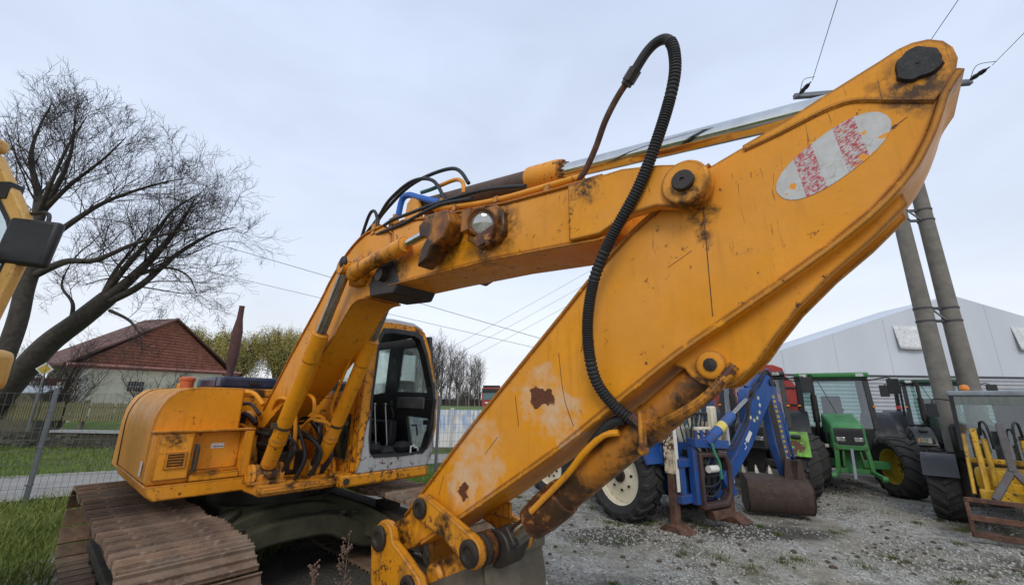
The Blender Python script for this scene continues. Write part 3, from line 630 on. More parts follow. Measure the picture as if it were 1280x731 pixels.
# ---- right hand housing
prof = [(-1.345, 1.15), (-1.36, 1.62), (-1.352, 1.74), (-1.325, 1.84), (-1.28, 1.93), (-1.21, 2.0), (-1.12, 2.035), (-1.0, 2.045), (-.64, 2.045), (-.62, 2.03), (-.62, 1.15)]
m = MB(); m.prism(prof, -1.0, .66, 'x'); m.obj('side_housing', Y, EX, .012, 30)
m = MB(); p2 = [(l * 1.0 - (.012 if l < -1 else 0), z + .012) for l, z in prof[:-2]] + [(-.62, 2.042), (-.62, 2.0)]
m.prism([(-1.352, 1.15)] + [(l - .006, z) for l, z in prof[1:5]] + [(-1.21, 2.006), (-1.12, 2.041), (-.9, 2.051), (-.9, 2.03), (-1.2, 1.98), (-1.31, 1.84), (-1.34, 1.62), (-1.33, 1.15)], -1.04, -1.005, 'x'); m.obj('housing_seam', M['dark'], EX)
lip = MB(); lip.bb((.655, -1.36, 1.605), (.83, -.50, 1.625)); lip.obj('step_ledge', Y, EX, .006)
m = MB(); m.bb((.655, -1.345, 1.15), (.82, -1.03, 1.61)); m.obj('tool_box', Y, EX, .02)
m = MB(); m.bb((.817, -1.315, 1.185), (.845, -1.04, 1.585)); tb = m.obj('tool_box_door', Y, EX, .012)
m = MB(); o_ = [(-1.245, 1.285), (-1.08, 1.285), (-1.08, 1.435), (-1.245, 1.435)]; i_ = [(-1.222, 1.305), (-1.10, 1.305), (-1.10, 1.415), (-1.222, 1.415)]
m.ring(o_, i_, .843, .862, 'x'); vf = m.obj('vent_frame', Y, tb, .003)
m = MB(); m.bb((.838, -1.225, 1.302), (.8475, -1.097, 1.418)); m.obj('vent_opening', M['blackp'], vf)
for k in range(4):
    m = MB(); m.box((.852, -1.161, 1.322 + k * .025), (.012, .118, .010), Matrix.Rotation(rad(25), 3, 'Y')); m.obj('vent_slat', M['yel_dirty'], vf)
m = MB(); m.bar((.855, -1.02, 1.24), (.855, -1.02, 1.50), .02, .02); m.tube(spline(fz([(.86, 1.25), (.90, 1.28), (.90, 1.46), (.86, 1.49)], -1.005)), .011, 8); m.obj('grab_handle', M['mud'], EX)
m = MB(); m.bb((.655, -1.03, 1.215), (.775, -.60, 1.235)); m.bb((.655, -1.03, 1.235), (.70, -.60, 1.60)); m.obj('recess_panel', Y, EX, .004)
m = MB(); m.bb((.655, -.60, 1.15), (.83, -.505, 1.605)); m.obj('recess_post', Y, EX, .015)
m = MB(); m.bb((.66, -1.03, 1.15), (.83, -.60, 1.213)); m.obj('recess_sill', Y, EX, .008)
m = MB(); m.bb((.701, -.86, 1.435), (.705, -.745, 1.485)); lb = m.obj('serial_plate', M['sticker'], EX)
m = MB()
for k in range(9): m.bb((.7052, -.845 + k * .0105, 1.445), (.7062, -.84 + k * .0105 + (.004 if k % 3 else 0), 1.455))
m.obj('plate_marks', M['blackp'], lb)
m = MB(); m.prism([(-1.352, 1.145), (-1.33, 1.06), (-1.27, 1.012), (-.505, 1.012), (-.505, 1.145)], -1.0, .842, 'x'); m.obj('lower_skirt', Y, EX, .012)
m = MB(); m.bb((.52, -1.366, 1.21), (.60, -1.362, 1.34)); m.obj('faded_sticker', M['sticker'], EX)
# ---- counterweight with rounded tail, hood, exhaust, pre-cleaner
def tail(r, n=20, x0=-1.05, k=1.45):
    return [(x0, -r)] + [(x0 - .35 - (k - .35) * math.sin(t) ** .8, -r * math.cos(t) ** .55 if math.cos(t) > 0 else 0) for t in np.linspace(0.02, math.pi / 2, n)] + [(x0 - .35 - (k - .35) * math.sin(t) ** .8, r * math.cos(t) ** .55) for t in np.linspace(math.pi / 2, .02, n)[1:]] + [(x0, r)]
m = MB(); lay = [(1.02, .94), (1.10, 1.0), (1.62, 1.0), (1.80, .985), (1.93, .95), (2.02, .89), (2.05, .80)]; ks = []
base = tail(1.335)
vs = []; 
for z, q in lay:
    for x, y_ in base: vs.append((-1.05 + (x + 1.05) * q, y_ * q, z))
nb = len(base); fs = []
for i in range(len(lay) - 1):
    for j in range(nb): fs.append((i * nb + j, (i + 1) * nb + j, (i + 1) * nb + (j + 1) % nb, i * nb + (j + 1) % nb))
fs += [tuple(range(nb)), tuple((len(lay) - 1) * nb + j for j in range(nb))[::-1]]
m.add(vs, fs); m.obj('counterweight', Y, EX, 0, 40)
m = MB(); m.bb((-2.0, -.58, 1.95), (-.46, 1.2, 2.06)); m.obj('engine_deck', M['yel_dirty'], EX, .02)
m = MB(); m.bb((-1.72, -.58, 2.06), (-.5, 1.15, 2.215)); hood = m.obj('engine_hood', M['navy'], EX, .04, seg=3)
m = MB(); m.bb((-.51, -.25, 2.12), (-.47, -.14, 2.16)); m.cyl((-.5, .3, 2.14), (-.44, .3, 2.14), .03); m.obj('hood_latch', M['dark'], hood)
m = MB(); m.bb((-.498, -.585, 2.063), (-.488, 1.1, 2.075)); m.bb((-.74, -.587, 2.07), (-.73, -.58, 2.21)); m.obj('hood_joint', M['blackp'], hood)
m = MB(); m.bb((-.60, -.58, 1.1), (-.45, 1.15, 1.95)); m.obj('engine_bulkhead', M['yel_dirty'], EX)
m = MB(); m.lathe([(.045, 0), (.048, .15), (.072, .26), (.072, .70), (.042, .90), (.036, 1.08), (.042, 1.10)], (-1.2, -.315, 2.2), (0, 0, 1), 20); m.obj('exhaust_stack', M['rust_red'], EX)
m = MB(); m.lathe([(.085, 0), (.085, .10), (.10, .12), (.10, .15), (.06, .17)], (-1.62, -.72, 2.06), (0, 0, 1), 20); m.obj('air_precleaner', plain('faded_orange_plastic', (.5, .12, .04), .55), EX)
m = MB(); m.tube(spline([(-1.7, -.8, 2.02), (-1.66, -.8, 2.10), (-1.6, -.8, 2.10), (-1.58, -.8, 2.02)]), .03); m.obj('hood_hinge', Y, EX)
# compartment plumbing beside the boom foot
rng = random.Random(8)
for k in range(7):
    z0 = 1.25 + .11 * k; m = MB(); m.tube(spline([(-.42, -.56 + .03 * k, z0 + .1), (-.15, -.54 + rng.uniform(-.03, .05), z0 + rng.uniform(-.1, .12)), (.12, -.5 + .02 * k, z0 + .05 * k * .3), (.3, -.42 + .02 * k, z0 - .05)]), .020 if k % 2 else .028); m.obj('hydraulic_hose', M['blackp'] if k % 3 else M['yel_pipe'], EX)
m = MB(); m.bb((-.42, -.60, 1.09), (-.25, -.3, 1.75)); m.bb((-.25, -.52, 1.09), (.15, -.42, 1.5)); m.obj('valve_block', M['dark'], EX, .02)
# boom foot brackets
for y0, y1 in ((-.40, -.315), (.155, .24)):
    m = MB(); pr = [(-.42, 1.09), (.55, 1.09), (.42, 1.32), (.16, 1.72)] + [(.036 + .125 * math.cos(t), 1.664 + .125 * math.sin(t)) for t in np.linspace(.4, 2.8, 9)] + [(-.12, 1.5)]
    m.prism(pr, y0, y1); m.obj('boom_bracket', Y, EX, .012)
m = MB(); m.cyl((.036, -.43, 1.664), (.036, .27, 1.664), .055); m.lathe([(.07, 0), (.07, .02), (.03, .03)], (.036, -.40, 1.664), (0, -1, 0)); m.obj('boom_foot_pin', M['greasep'], EX)
# ---- boom (two piece)
BL = [(-.05, 1.70), (.02, 1.78), (.10, 1.79), (.26, 1.79), (.817, 2.375), (1.44, 2.959), (1.63, 3.165), (1.872, 3.371), (2.08, 3.49), (2.296, 3.555), (2.62, 3.56), (2.76, 3.46), (2.80, 3.22), (2.83, 3.00), (2.72, 2.90), (2.45, 2.885), (2.202, 2.85), (1.842, 2.523), (1.45, 2.25), (1.103, 2.026), (.5, 1.69), (.30, 1.56), (.08, 1.54), (-.04, 1.60)]
m = MB(); m.prism(BL, BY - .185, BY + .185); bl = m.obj('lower_boom', Y, EX, .01)
def strip(poly, l0, l1, th, name, mat, parent):      # flange plate that follows a contour and stands proud of it
    m = MB(); vs = []; n = len(poly)
    for i, p in enumerate(poly):
        a, b = poly[max(i - 1, 0)], poly[min(i + 1, n - 1)]; dx, dz = b[0] - a[0], b[1] - a[1]; L = math.hypot(dx, dz); nx, nz_ = -dz / L * th, dx / L * th
        vs += [(p[0], l0, p[1]), (p[0], l1, p[1]), (p[0] + nx, l1, p[1] + nz_), (p[0] + nx, l0, p[1] + nz_)]
    fs = [(i * 4 + j, i * 4 + (j + 1) % 4, i * 4 + 4 + (j + 1) % 4, i * 4 + 4 + j) for i in range(n - 1) for j in range(4)] + [(0, 3, 2, 1), tuple((n - 1) * 4 + j for j in range(4))]
    return m.add(vs, fs).obj(name, mat, parent, .004, 30)
dense = lambda P, k=5: [(v.x, v.z) for v in spline([(p[0], 0, p[1]) for p in P], k)]
strip(dense([(.26, 1.79), (.817, 2.375), (1.44, 2.959), (1.63, 3.165), (1.872, 3.371), (2.08, 3.49), (2.296, 3.555), (2.62, 3.56)]), BY - .20, BY + .20, .018, 'top_plate', Y, bl)
strip(dense([(2.45, 2.885), (2.202, 2.85), (1.842, 2.523), (1.45, 2.25), (1.103, 2.026), (.5, 1.69)]), BY - .20, BY + .20, .018, 'bottom_plate', Y, bl)
BU = [(2.84, 3.50), (3.0, 3.50), (3.315, 3.426), (4.253, 3.263), (4.70, 3.215), (4.95, 3.19), (5.02, 3.12), (5.02, 2.88), (4.962, 2.824), (4.694, 2.848), (4.157, 2.89), (3.433, 2.915), (3.0, 2.925), (2.86, 2.93)]
m = MB(); m.prism(BU, BY - .20, BY + .20); bu = m.obj('upper_boom', Y, EX, .01)
strip([(2.86, 3.50), (3.0, 3.50), (3.315, 3.426), (4.253, 3.263), (4.70, 3.215), (5.0, 3.19)], BY - .215, BY + .215, .016, 'top_plate', Y, bu)
strip([(5.0, 2.83), (4.962, 2.824), (4.694, 2.848), (4.157, 2.89), (3.433, 2.915), (3.0, 2.925), (2.86, 2.93)], BY - .215, BY + .215, .016, 'bottom_plate', Y, bu)
m = MB(); m.bb((2.838, BY - .203, 2.95), (2.850, BY - .199, 3.48)); m.obj('end_weld', M['yel_dirty'], bu)
EAR = [(4.78, 3.20), (5.132, 3.175), (5.33, 3.12)] + [(5.452 + .115 * math.cos(t), 2.968 + .115 * math.sin(t)) for t in np.linspace(1.75, -1.9, 16)] + [(5.30, 2.90), (5.15, 2.90), (4.98, 2.835), (4.78, 2.845)]
for y0, y1 in ((BY - .235, BY - .165), (BY + .165, BY + .235)):
    m = MB(); m.prism(EAR, y0, y1); m.obj('boom_tip_plate', Y, EX, .008)
for sg in (-1, 1):
    yb = BY + sg * .235
    m = MB(); m.lathe([(.112, 0), (.112, .018), (.104, .026), (.06, .026)], (5.452, yb, 2.968), (0, sg, 0), 36); bs = m.obj('tip_boss', Y, EX, .003)
    m = MB(); m.lathe([(.052, 0), (.052, .045), (.046, .052), (.012, .052), (.010, .045)], (5.452, yb, 2.968), (0, sg, 0), 28); m.obj('pin_cap', M['greasep'], bs)
for l_ in (BY - .24,):
    m = MB(); m.lathe([(.03, 0), (.16, .0), (.15, .012), (.03, .012)], (2.77, l_ + .05, 3.03), (0, -1, 0), 20); m.cyl((2.77, l_ + .05, 3.03), (2.77, l_ - .03, 3.03), .06); m.obj('boom_joint_pin', M['greasep'], EX)
m = MB(); m.prism([(2.55, 2.86), (2.95, 2.83), (3.02, 2.93), (2.88, 3.22), (2.70, 3.20), (2.5, 3.0)], BY - .21, BY + .21); m.obj('joint_bracket', M['greasep'], EX, .02)
m = MB(); m.prism([(2.2, 3.02), (2.42, 3.0), (2.5, 3.2), (2.36, 3.3), (2.2, 3.28)], BY - .26, BY + .26); m.obj('cylinder_lug', M['yel_dirty'], EX, .02)
m = MB(); m.sphere((2.28, BY - .37, 3.22), .055, 12, (1, .6, 1.2)); m.obj('pin_guard', M['black'], EX)
# ---- boom lift cylinders
def hyd(name, p, q, r, frac, rr, mat, rodmat, parent, eye=.08, glands=(.0, .3, .62)):
    p, q = Vector(p), Vector(q); d = q - p; L = d.length; u = d / L; k = frac * L
    e = empty_part = None
    m = MB(); m.lathe([(r * .9, 0), (r, .02), (r, k * .18), (r * 1.10, k * .18), (r * 1.10, k * .215), (r, k * .215), (r, k * .80), (r * 1.09, k * .80), (r * 1.09, k * .99), (r * .86, k)], p + u * eye, u, 28)
    c = m.obj(name, mat, parent, .003)
    m = MB(); m.cyl(p + u * (k + eye - .05), q - u * eye * .6, rr, n=24); m.obj('piston_rod', rodmat, c)
    return c, u
for l_, nm in ((BY - .315, -1), (BY + .25, 1)):
    c, u = hyd('lift_cylinder', (.96, l_, 1.17), (2.25, l_, 3.18), .076, .66, .05, Y, M['chrome_d'], EX, .10)
    m = MB(); m.cyl((.96, l_ - .11, 1.17), (.96, l_ + .11, 1.17), .10, n=28); m.obj('cylinder_eye', M['yel_dirty'], c, .006)
    for s_ in (-1, 1):
        m = MB(); m.lathe([(.105, 0), (.105, .05), (.05, .06)], (.96, l_ + s_ * .11, 1.17), (0, s_, 0), 24); m.obj('eye_collar', Y, c, .005)
    m = MB(); m.cyl((2.25, l_ - .07, 3.18), (2.25, l_ + .07, 3.18), .075, n=24); m.obj('rod_eye', M['yel_dirty'], c, .006)
    m = MB(); m.bb((.84, l_ - .17, 1.09), (1.10, l_ + .17, 1.12)); m.prism([(.82, 1.09), (1.1, 1.09), (1.0, 1.24), (.9, 1.24)], l_ + .12 * nm, l_ + .16 * nm); m.obj('cylinder_bracket', M['yel_dirty'], EX, .006)
    m = MB(); m.tube(spline([(1.3, l_ - .05 * nm, 1.75), (1.36, l_ - .11 * nm, 1.9), (1.75, l_ - .11 * nm, 2.5), (1.80, l_ - .05 * nm, 2.50)], 6), .016); m.obj('cylinder_pipe', M['yel_pipe'], c)
    m = MB(); m.lathe([(.084, 0), (.084, .03)], Vector((.96, l_, 1.17)) + u * .58, u, 24, False); m.box(Vector((.96, l_, 1.17)) + u * .6 + Vector((0, .10 * nm, 0)), (.05, .04, .05)); m.obj('pipe_clamp', M['mud'], c)
# pipes and hoses between the lift cylinders
hs = [[(.35, -.20, 1.70), (.75, -.30, 1.93), (1.05, -.25, 1.88), (1.10, -.20, 1.60), (1.0, -.15, 1.2)], [(.30, -.10, 1.66), (.85, -.15, 1.98), (1.25, -.12, 1.95), (1.28, -.10, 1.72)], [(.55, .0, 1.45), (.95, .0, 1.70), (1.15, .05, 1.74), (1.25, .1, 1.60)], [(1.28, -.10, 1.72), (1.32, .0, 1.70), (1.30, .08, 1.66)]]
for k, h in enumerate(hs): m = MB(); m.tube(spline(h), .020, 10); m.obj('steel_pipe', M['yel_pipe'], EX)
rng = random.Random(5)
for k in range(9):
    a = rng.uniform(-.28, .2); m = MB()
    m.tube(spline([(.55 + rng.uniform(-.2, .2), a, 1.55 + rng.uniform(-.1, .15)), (.95 + rng.uniform(-.05, .15), a + rng.uniform(-.1, .1), 1.62 + rng.uniform(-.15, .1)), (1.12 + rng.uniform(-.05, .08), a + .05, 1.35), (1.0 + rng.uniform(-.1, .1), a, 1.10)]), .017 + .006 * (k % 2), 10); m.obj('rubber_hose', M['blackp'], EX)
m = MB(); m.bb((.2, -.30, 1.09), (.72, .14, 1.35)); m.bb((.3, -.28, 1.35), (.5, .0, 1.52)); m.obj('swing_motor', M['dark'], EX, .03)
m = MB()
for k in range(10): m.cyl((.3 + .09 * (k % 5), -.29, 1.42 + .12 * (k // 5)), (.3 + .09 * (k % 5), -.33, 1.42 + .12 * (k // 5)), .02 + .006 * (k % 3), n=10)
m.bb((.26, -.29, 1.36), (.72, -.2, 1.6)); m.obj('valve_fittings', M['dark'], EX, .004)
# ---- boom adjusting cylinder, both sides
for l_ in (BY - .30, BY + .30):
    c, u = hyd('adjusting_cylinder', (2.34, l_, 3.115), (3.60, l_, 3.225), .066, .66, .035, Y, M['chrome'], EX, .05)
    m = MB(); m.sphere((2.36, l_, 3.115), .085, 14, (.9, .75, 1)); m.obj('cylinder_end', M['yel_dirty'], c)
    sg = 1 if l_ > BY else -1
    m = MB(); m.prism([(3.48, 3.26), (3.60, 3.32), (3.82, 3.30), (3.86, 3.20), (3.80, 3.08), (3.66, 3.04), (3.62, 2.96), (3.50, 2.92), (3.53, 3.05), (3.60, 3.13), (3.50, 3.17)], l_ - .075, l_ + .075); m.obj('rod_bracket', M['yel_oily'], EX, .015)
    m = MB(); m.bb((3.52, min(l_, BY + sg * .2), 3.10), (3.80, max(l_, BY + sg * .2), 3.20)); m.obj('bracket_web', M['yel_oily'], EX, .01)
# ---- work lamp on the boom side
m = MB(); L0 = Vector((4.10, BY - .24, 3.115))
m.prism([(3.92, 3.20), (4.05, 3.27), (4.20, 3.26), (4.27, 3.18), (4.28, 3.04), (4.20, 2.98), (4.02, 3.0), (3.92, 3.06)], BY - .205, BY - .25); lamp = m.obj('work_lamp', M['yel_oily'], EX, .01)
ax = Vector((.55, -.80, -.22)).normalized()
m = MB(); c0 = Vector((4.13, BY - .30, 3.12)); m.lathe([(.055, -.10), (.085, -.04), (.092, .05), (.098, .055), (.088, .055), (.080, .02), (.06, -.02)], c0, ax, 28, False); m.bb((3.97, BY - .36, 3.08), (4.06, BY - .24, 3.24)); m.obj('lamp_housing', M['yel_oily'], lamp)
m = MB(); m.lathe([(.001, .045), (.05, .040), (.078, .025), (.078, .015), (.001, .012)], c0, ax, 28, False); m.obj('lamp_lens', M['lens'], lamp)
m = MB(); m.lathe([(.075, .012), (.06, -.02), (.02, -.04), (.001, -.04)], c0, ax, 24, False); m.obj('lamp_reflector', plain('tarnished_reflector', (.5, .48, .42), .3, 1), lamp)
m = MB(); m.bar((4.02, BY - .22, 3.0), (4.24, BY - .36, 2.93), .02, .03); m.prism([(4.1, 3.0), (4.3, 3.05), (4.26, 2.95), (4.14, 2.93)], BY - .36, BY - .34); m.obj('lamp_guard', M['yel_oily'], lamp)
# ---- arm cylinder on top of the boom
A0, A1 = Vector((2.98, BY, 3.72)), Vector((6.30, BY, 3.20)); u = (A1 - A0).normalized(); L = (A1 - A0).length
m = MB(); m.lathe([(.06, 0), (.078, .03), (.078, 1.36)], A0, u, 28); ac = m.obj('arm_cylinder', rusty('weathered_cylinder_steel', (.13, .085, .07), (.08, .055, .045), (.2, .14, .11)), EX)
m = MB(); m.lathe([(.092, 1.34), (.096, 1.36), (.096, 1.60), (.088, 1.64), (.052, 1.64)], A0, u, 28); m.obj('cylinder_gland', M['yel'], ac, .004)
for k in range(10):
    t = 2 * math.pi * k / 10; a_ = u.orthogonal().normalized(); b_ = u.cross(a_); c_ = A0 + u * 1.64 + (a_ * math.cos(t) + b_ * math.sin(t)) * .072
    m = MB(); m.cyl(c_, c_ + u * .02, .010, n=6); m.obj('gland_bolt', M['rust'], ac)
m = MB(); m.cyl(A0 + u * 1.6, A1 - u * .05, .055, n=28); m.obj('piston_rod', M['chrome'], ac)
m = MB(); m.cyl(A1 - Vector((0, .10, 0)), A1 + Vector((0, .10, 0)), .085, n=28); m.obj('rod_eye', M['yel_dirty'], ac)
m = MB(); m.prism([(2.86, 3.50), (3.15, 3.50), (3.08, 3.72), (3.0, 3.80), (2.9, 3.74)], BY - .12, BY - .085); m.prism([(2.86, 3.50), (3.15, 3.50), (3.08, 3.72), (3.0, 3.80), (2.9, 3.74)], BY + .085, BY + .12); m.obj('cylinder_mount', Y, EX, .008)
# long pipes along the boom top
for k, (dy, dz, mt) in enumerate(((-.185, .045, 'yel_pipe'), (-.145, .05, 'yel_pipe'), (.16, .05, 'yel_pipe'))):
    m = MB(); m.tube(spline([(3.40, BY + dy, 3.46 + dz), (3.9, BY + dy, 3.335 + dz), (4.253, BY + dy, 3.275 + dz), (4.70, BY + dy, 3.227 + dz), (4.84, BY + dy, 3.21 + dz)], 4), .021, 12); m.obj('boom_pipe', M[mt], EX)
m = MB()
for x in (3.7, 4.15, 4.6): m.box((x, BY - .165, 3.50 - (x - 3.0) * .165 + .02), (.05, .09, .05))
m.obj('pipe_clamp', M['yel_dirty'], EX, .004)
m = MB(); m.tube(spline([(4.82, -.262, 3.25), (4.88, -.28, 3.27), (4.97, -.30, 3.38), (5.06, -.335, 3.50), (5.15, -.345, 3.61), (5.235, -.35, 3.685)], 8), .018, 12); rp = m.obj('riser_pipe', M['rust'], EX)
m = MB(); m.cyl((5.215, -.348, 3.665), (5.265, -.352, 3.715), .036, n=8); m.cyl((5.20, -.347, 3.65), (5.22, -.349, 3.67), .03, n=6); m.obj('pipe_union', M['greasep'], rp)
# ---- big corrugated hose
hp = spline([(5.25, -.35, 3.70), (5.33, -.35, 3.785), (5.395, -.35, 3.815), (5.45, -.35, 3.79), (5.474, -.35, 3.70), (5.46, -.35, 3.54), (5.38, -.35, 3.31), (5.24, -.345, 3.03), (5.06, -.34, 2.78), (4.945, -.335, 2.57), (4.893, -.33, 2.32), (4.905, -.30, 2.08), (4.97, -.24, 1.94), (5.06, -.16, 1.845)], 60)
acc = [hp[0]]; 
for p in hp:
    if (p - acc[-1]).length >= .0041: acc.append(p)
rs = [.0265 if i < 60 else (.031 if i % 3 == 0 else (.031 if i % 3 == 1 else .0255)) for i in range(len(acc))]
m = MB(); m.tube(acc, rs, 14); bh = m.obj('corrugated_hose', M['black'], EX, 0, 25)
m = MB(); m.cyl((5.03, -.185, 1.885), (5.085, -.14, 1.82), .034, n=6); m.cyl((5.07, -.15, 1.84), (5.12, -.11, 1.77), .026, n=14); m.obj('hose_fitting', M['rust'], bh)
# ---- hoses at the boom knee
kn = [('blackp', .017, [(1.55, -.2, 3.16), (2.0, -.2, 3.52), (2.4, -.22, 3.70), (2.62, -.22, 3.86), (2.95, -.2, 3.95), (3.25, -.18, 3.86), (3.42, -.16, 3.62)]), ('blackp', .017, [(1.7, -.16, 3.3), (2.2, -.16, 3.66), (2.5, -.16, 3.84), (2.9, -.14, 3.98), (3.45, -.12, 3.93), (3.65, -.1, 3.72)]),
      ('blackp', .016, [(2.15, -.24, 3.52), (2.3, -.26, 3.74), (2.38, -.26, 3.80), (2.46, -.26, 3.74), (2.5, -.24, 3.58)]), ('blackp', .016, [(2.3, -.2, 3.55), (2.7, -.26, 3.58), (3.1, -.28, 3.55), (3.5, -.28, 3.52), (4.0, -.27, 3.46), (4.4, -.25, 3.36)]), ('blackp', .016, [(2.2, -.18, 3.55), (2.6, -.27, 3.50), (3.0, -.29, 3.47), (3.5, -.29, 3.49), (3.9, -.28, 3.42)]),
      ('hb', .030, [(2.72, -.17, 3.66), (2.78, -.18, 3.82), (2.88, -.18, 3.84), (3.05, -.18, 3.76), (3.25, -.18, 3.66), (3.38, -.18, 3.60)]), ('hg', .018, [(3.02, -.13, 3.84), (3.15, -.12, 3.83), (3.3, -.12, 3.82)]), ('yel_pipe', .018, [(3.3, -.12, 3.82), (3.5, -.12, 3.80), (3.62, -.14, 3.72), (3.66, -.16, 3.60)])]
M['hb'] = plain('blue_hose', (.02, .12, .48), .45); M['hg'] = plain('green_hose', (.05, .16, .11), .5)
for mt, r, p in kn: m = MB(); m.tube(spline(p), r, 12); m.obj('hydraulic_hose', M[mt], EX)
for (x, y_, z) in ((2.45, -.24, 3.58), (2.55, -.1, 3.62), (2.7, -.2, 3.58), (3.4, -.19, 3.52), (2.2, -.2, 3.52)): m = MB(); m.box((x, y_, z), (.07, .07, .12)); m.cyl((x, y_, z), (x + .02, y_, z + .1), .024, n=8); m.obj('hose_fitting', M['yel_dirty'], EX, .006)
# ---- arm (stick)
AY = -.07; AH = .15
up_edge = [(3.259, 1.125), (3.674, 1.531), (3.975, 1.82), (4.64, 2.415), (4.855, 2.61), (5.114, 2.82), (5.363, 2.965), (5.551, 3.07), (5.695, 3.111), (5.793, 3.137), (5.899, 3.168), (5.991, 3.200), (6.137, 3.247), (6.204, 3.268)]
top_round = [(6.26, 3.288), (6.302, 3.292), (6.344, 3.280), (6.378, 3.25), (6.396, 3.21), (6.40, 3.16)]
lo_edge = [(6.389, 3.121), (6.338, 3.049), (6.305, 2.97), (6.265, 2.885), (6.200, 2.782), (6.095, 2.675), (5.953, 2.571), (5.791, 2.469), (5.675, 2.400), (5.521, 2.309), (5.314, 2.188), (5.059, 2.015), (4.614, 1.705), (3.856, 1.240), (3.462, 1.010)]
foot = [(3.38, .955), (3.27, .905), (3.18, .90), (3.11, .93), (3.085, 1.0), (3.11, 1.06)]
m = MB(); m.prism(up_edge + top_round + lo_edge + foot, AY - AH, AY + AH); arm = m.obj('arm', M['yel_arm'], EX, .006)
strip(dense(lo_edge, 4), AY - AH - .018, AY + AH + .018, .024, 'bottom_plate', M['yel_arm'], arm)
strip(dense(up_edge[:8], 4), AY - AH - .010, AY + AH + .010, .018, 'top_plate', M['yel_arm'], arm)
rd = [(5.70, 3.088), (5.834, 3.108), (5.982, 3.138), (6.055, 3.145), (6.112, 3.136), (6.221, 3.078), (6.318, 3.026)]
m = MB(); m.tube(spline([(f, AY - AH, z) for f, z in rd], 6), .0085, 8); m.obj('weld_bead', M['yel_arm'], arm)
cap = dense(up_edge[8:], 3) + top_round + lo_edge[:2] + [(6.318, 3.028)] + [p for p in dense(rd, 4)][::-1]
for sg in (-1, 1):
    m = MB(); y0 = AY + sg * AH; m.prism(cap, y0 - sg * .003, y0 + sg * .012); m.obj('head_plate', M['yel_arm'], arm, .003)
    m = MB(); rr = random.Random(4); pr = [(.062 + rr.uniform(-.006, .007)) for _ in range(26)]
    ctr = (6.301, y0 + sg * .012, 3.192); vs = [(ctr[0] + pr[i] * math.cos(6.283 * i / 26), ctr[1] + sg * .016, ctr[2] + pr[i] * math.sin(6.283 * i / 26)) for i in range(26)]; vs2 = [(ctr[0] + pr[i] * 1.1 * math.cos(6.283 * i / 26), ctr[1], ctr[2] + pr[i] * 1.1 * math.sin(6.283 * i / 26)) for i in range(26)]
    m.add(vs + vs2, [tuple(range(26))] + [(i, (i + 1) % 26, 26 + (i + 1) % 26, 26 + i) for i in range(26)]); m.cyl((ctr[0], ctr[1] + sg * .016, ctr[2]), (ctr[0], ctr[1] + sg * .019, ctr[2]), .006, n=8)
    m.obj('greasy_pin', plain('caked_grease', (.012, .011, .011), .55, 0, .4, 30, .6, .006), arm)
# striped warning oval
m = MB(); c0 = Vector((5.996, AY - AH - .0025, 2.928)); d = Vector((.36, 0, .205)); th = math.atan2(d.z, d.x); a_, b_ = .218, .100; vs = []
for i in range(48):
    t = 6.2832 * i / 48; x, z = a_ * math.copysign(abs(math.cos(t)) ** .86, math.cos(t)), b_ * math.copysign(abs(math.sin(t)) ** .86, math.sin(t)); vs.append((c0.x + x * math.cos(th) - z * math.sin(th), c0.y, c0.z + x * math.sin(th) + z * math.cos(th)))
m.add(vs + [(v[0], v[1] + .0015, v[2]) for v in vs], [tuple(range(48))] + [(i, (i + 1) % 48, 48 + (i + 1) % 48, 48 + i) for i in range(48)])
s = NT('peeling_warning_sticker'); mp_ = s.n('Mapping', vector_type='TEXTURE'); mp_.inputs['Location'].default_value = c0; mp_.inputs['Rotation'].default_value = (0, -th, 0); s.L(s.tc.outputs['Object'], mp_.inputs[0])
sx = s.n('SeparateXYZ'); s.L(mp_.outputs[0], sx.inputs[0])
shear = s.math('ADD', sx.outputs['X'], s.math('MULTIPLY', sx.outputs['Z'], -.43))
band = s.math('GREATER_THAN', s.math('SINE', s.math('MULTIPLY', s.math('ADD', shear, .127), 6.2832 / .167)), .05); band = s.math('MULTIPLY', band, s.math('LESS_THAN', s.math('ABSOLUTE', shear), .15))
peel = s.ramp(s.noise(70, 8, .8, vec=mp_.outputs[0], stretch=(.6, 1, 1.6)), .48, .52); redc = s.mix(s.ramp(s.noise(90, 4), .45, .55), (.36, .022, .035), (.50, .06, .08))
wh = s.mix(s.ramp(s.noise(25, 5), .3, .7), (.46, .45, .42), (.56, .56, .55))
crack = s.n('TexVoronoi', feature='DISTANCE_TO_EDGE'); crack.inputs['Scale'].default_value = 34; s.L(s.tc.outputs['Object'], crack.inputs['Vector'])
c = s.mix(s.math('MULTIPLY', band, peel), wh, redc); c = s.mix(s.math('MULTIPLY', s.ramp(crack.outputs[0], .0, .045, .55, 0), s.ramp(s.noise(14, 4), .45, .6)), c, (.2, .17, .13))
c = s.mix(s.ramp(s.noise(16, 3), .665, .68), c, YEL); s.col(c); s.rough(.55)
m.obj('warning_sticker', s.m, arm)
for pts, r_ in ([(5.493, 2.86), (5.487, 2.6), (5.481, 2.33)], .0022), ([(4.63, 2.22), (4.66, 1.98), (4.72, 1.82)], .002), ([(4.30, 1.98), (4.33, 1.80)], .002), ([(4.05, 1.62), (4.16, 1.73)], .0016), ([(3.62, 1.32), (3.66, 1.45)], .0022), ([(6.12, 2.93), (6.24, 3.0)], .0015), ([(5.3, 2.60), (5.42, 2.66)], .0014):
    m = MB(); m.tube(spline([(f, AY - AH - .0003, z) for f, z in pts], 4), r_, 5); m.obj('scratch', M['rust'], arm)
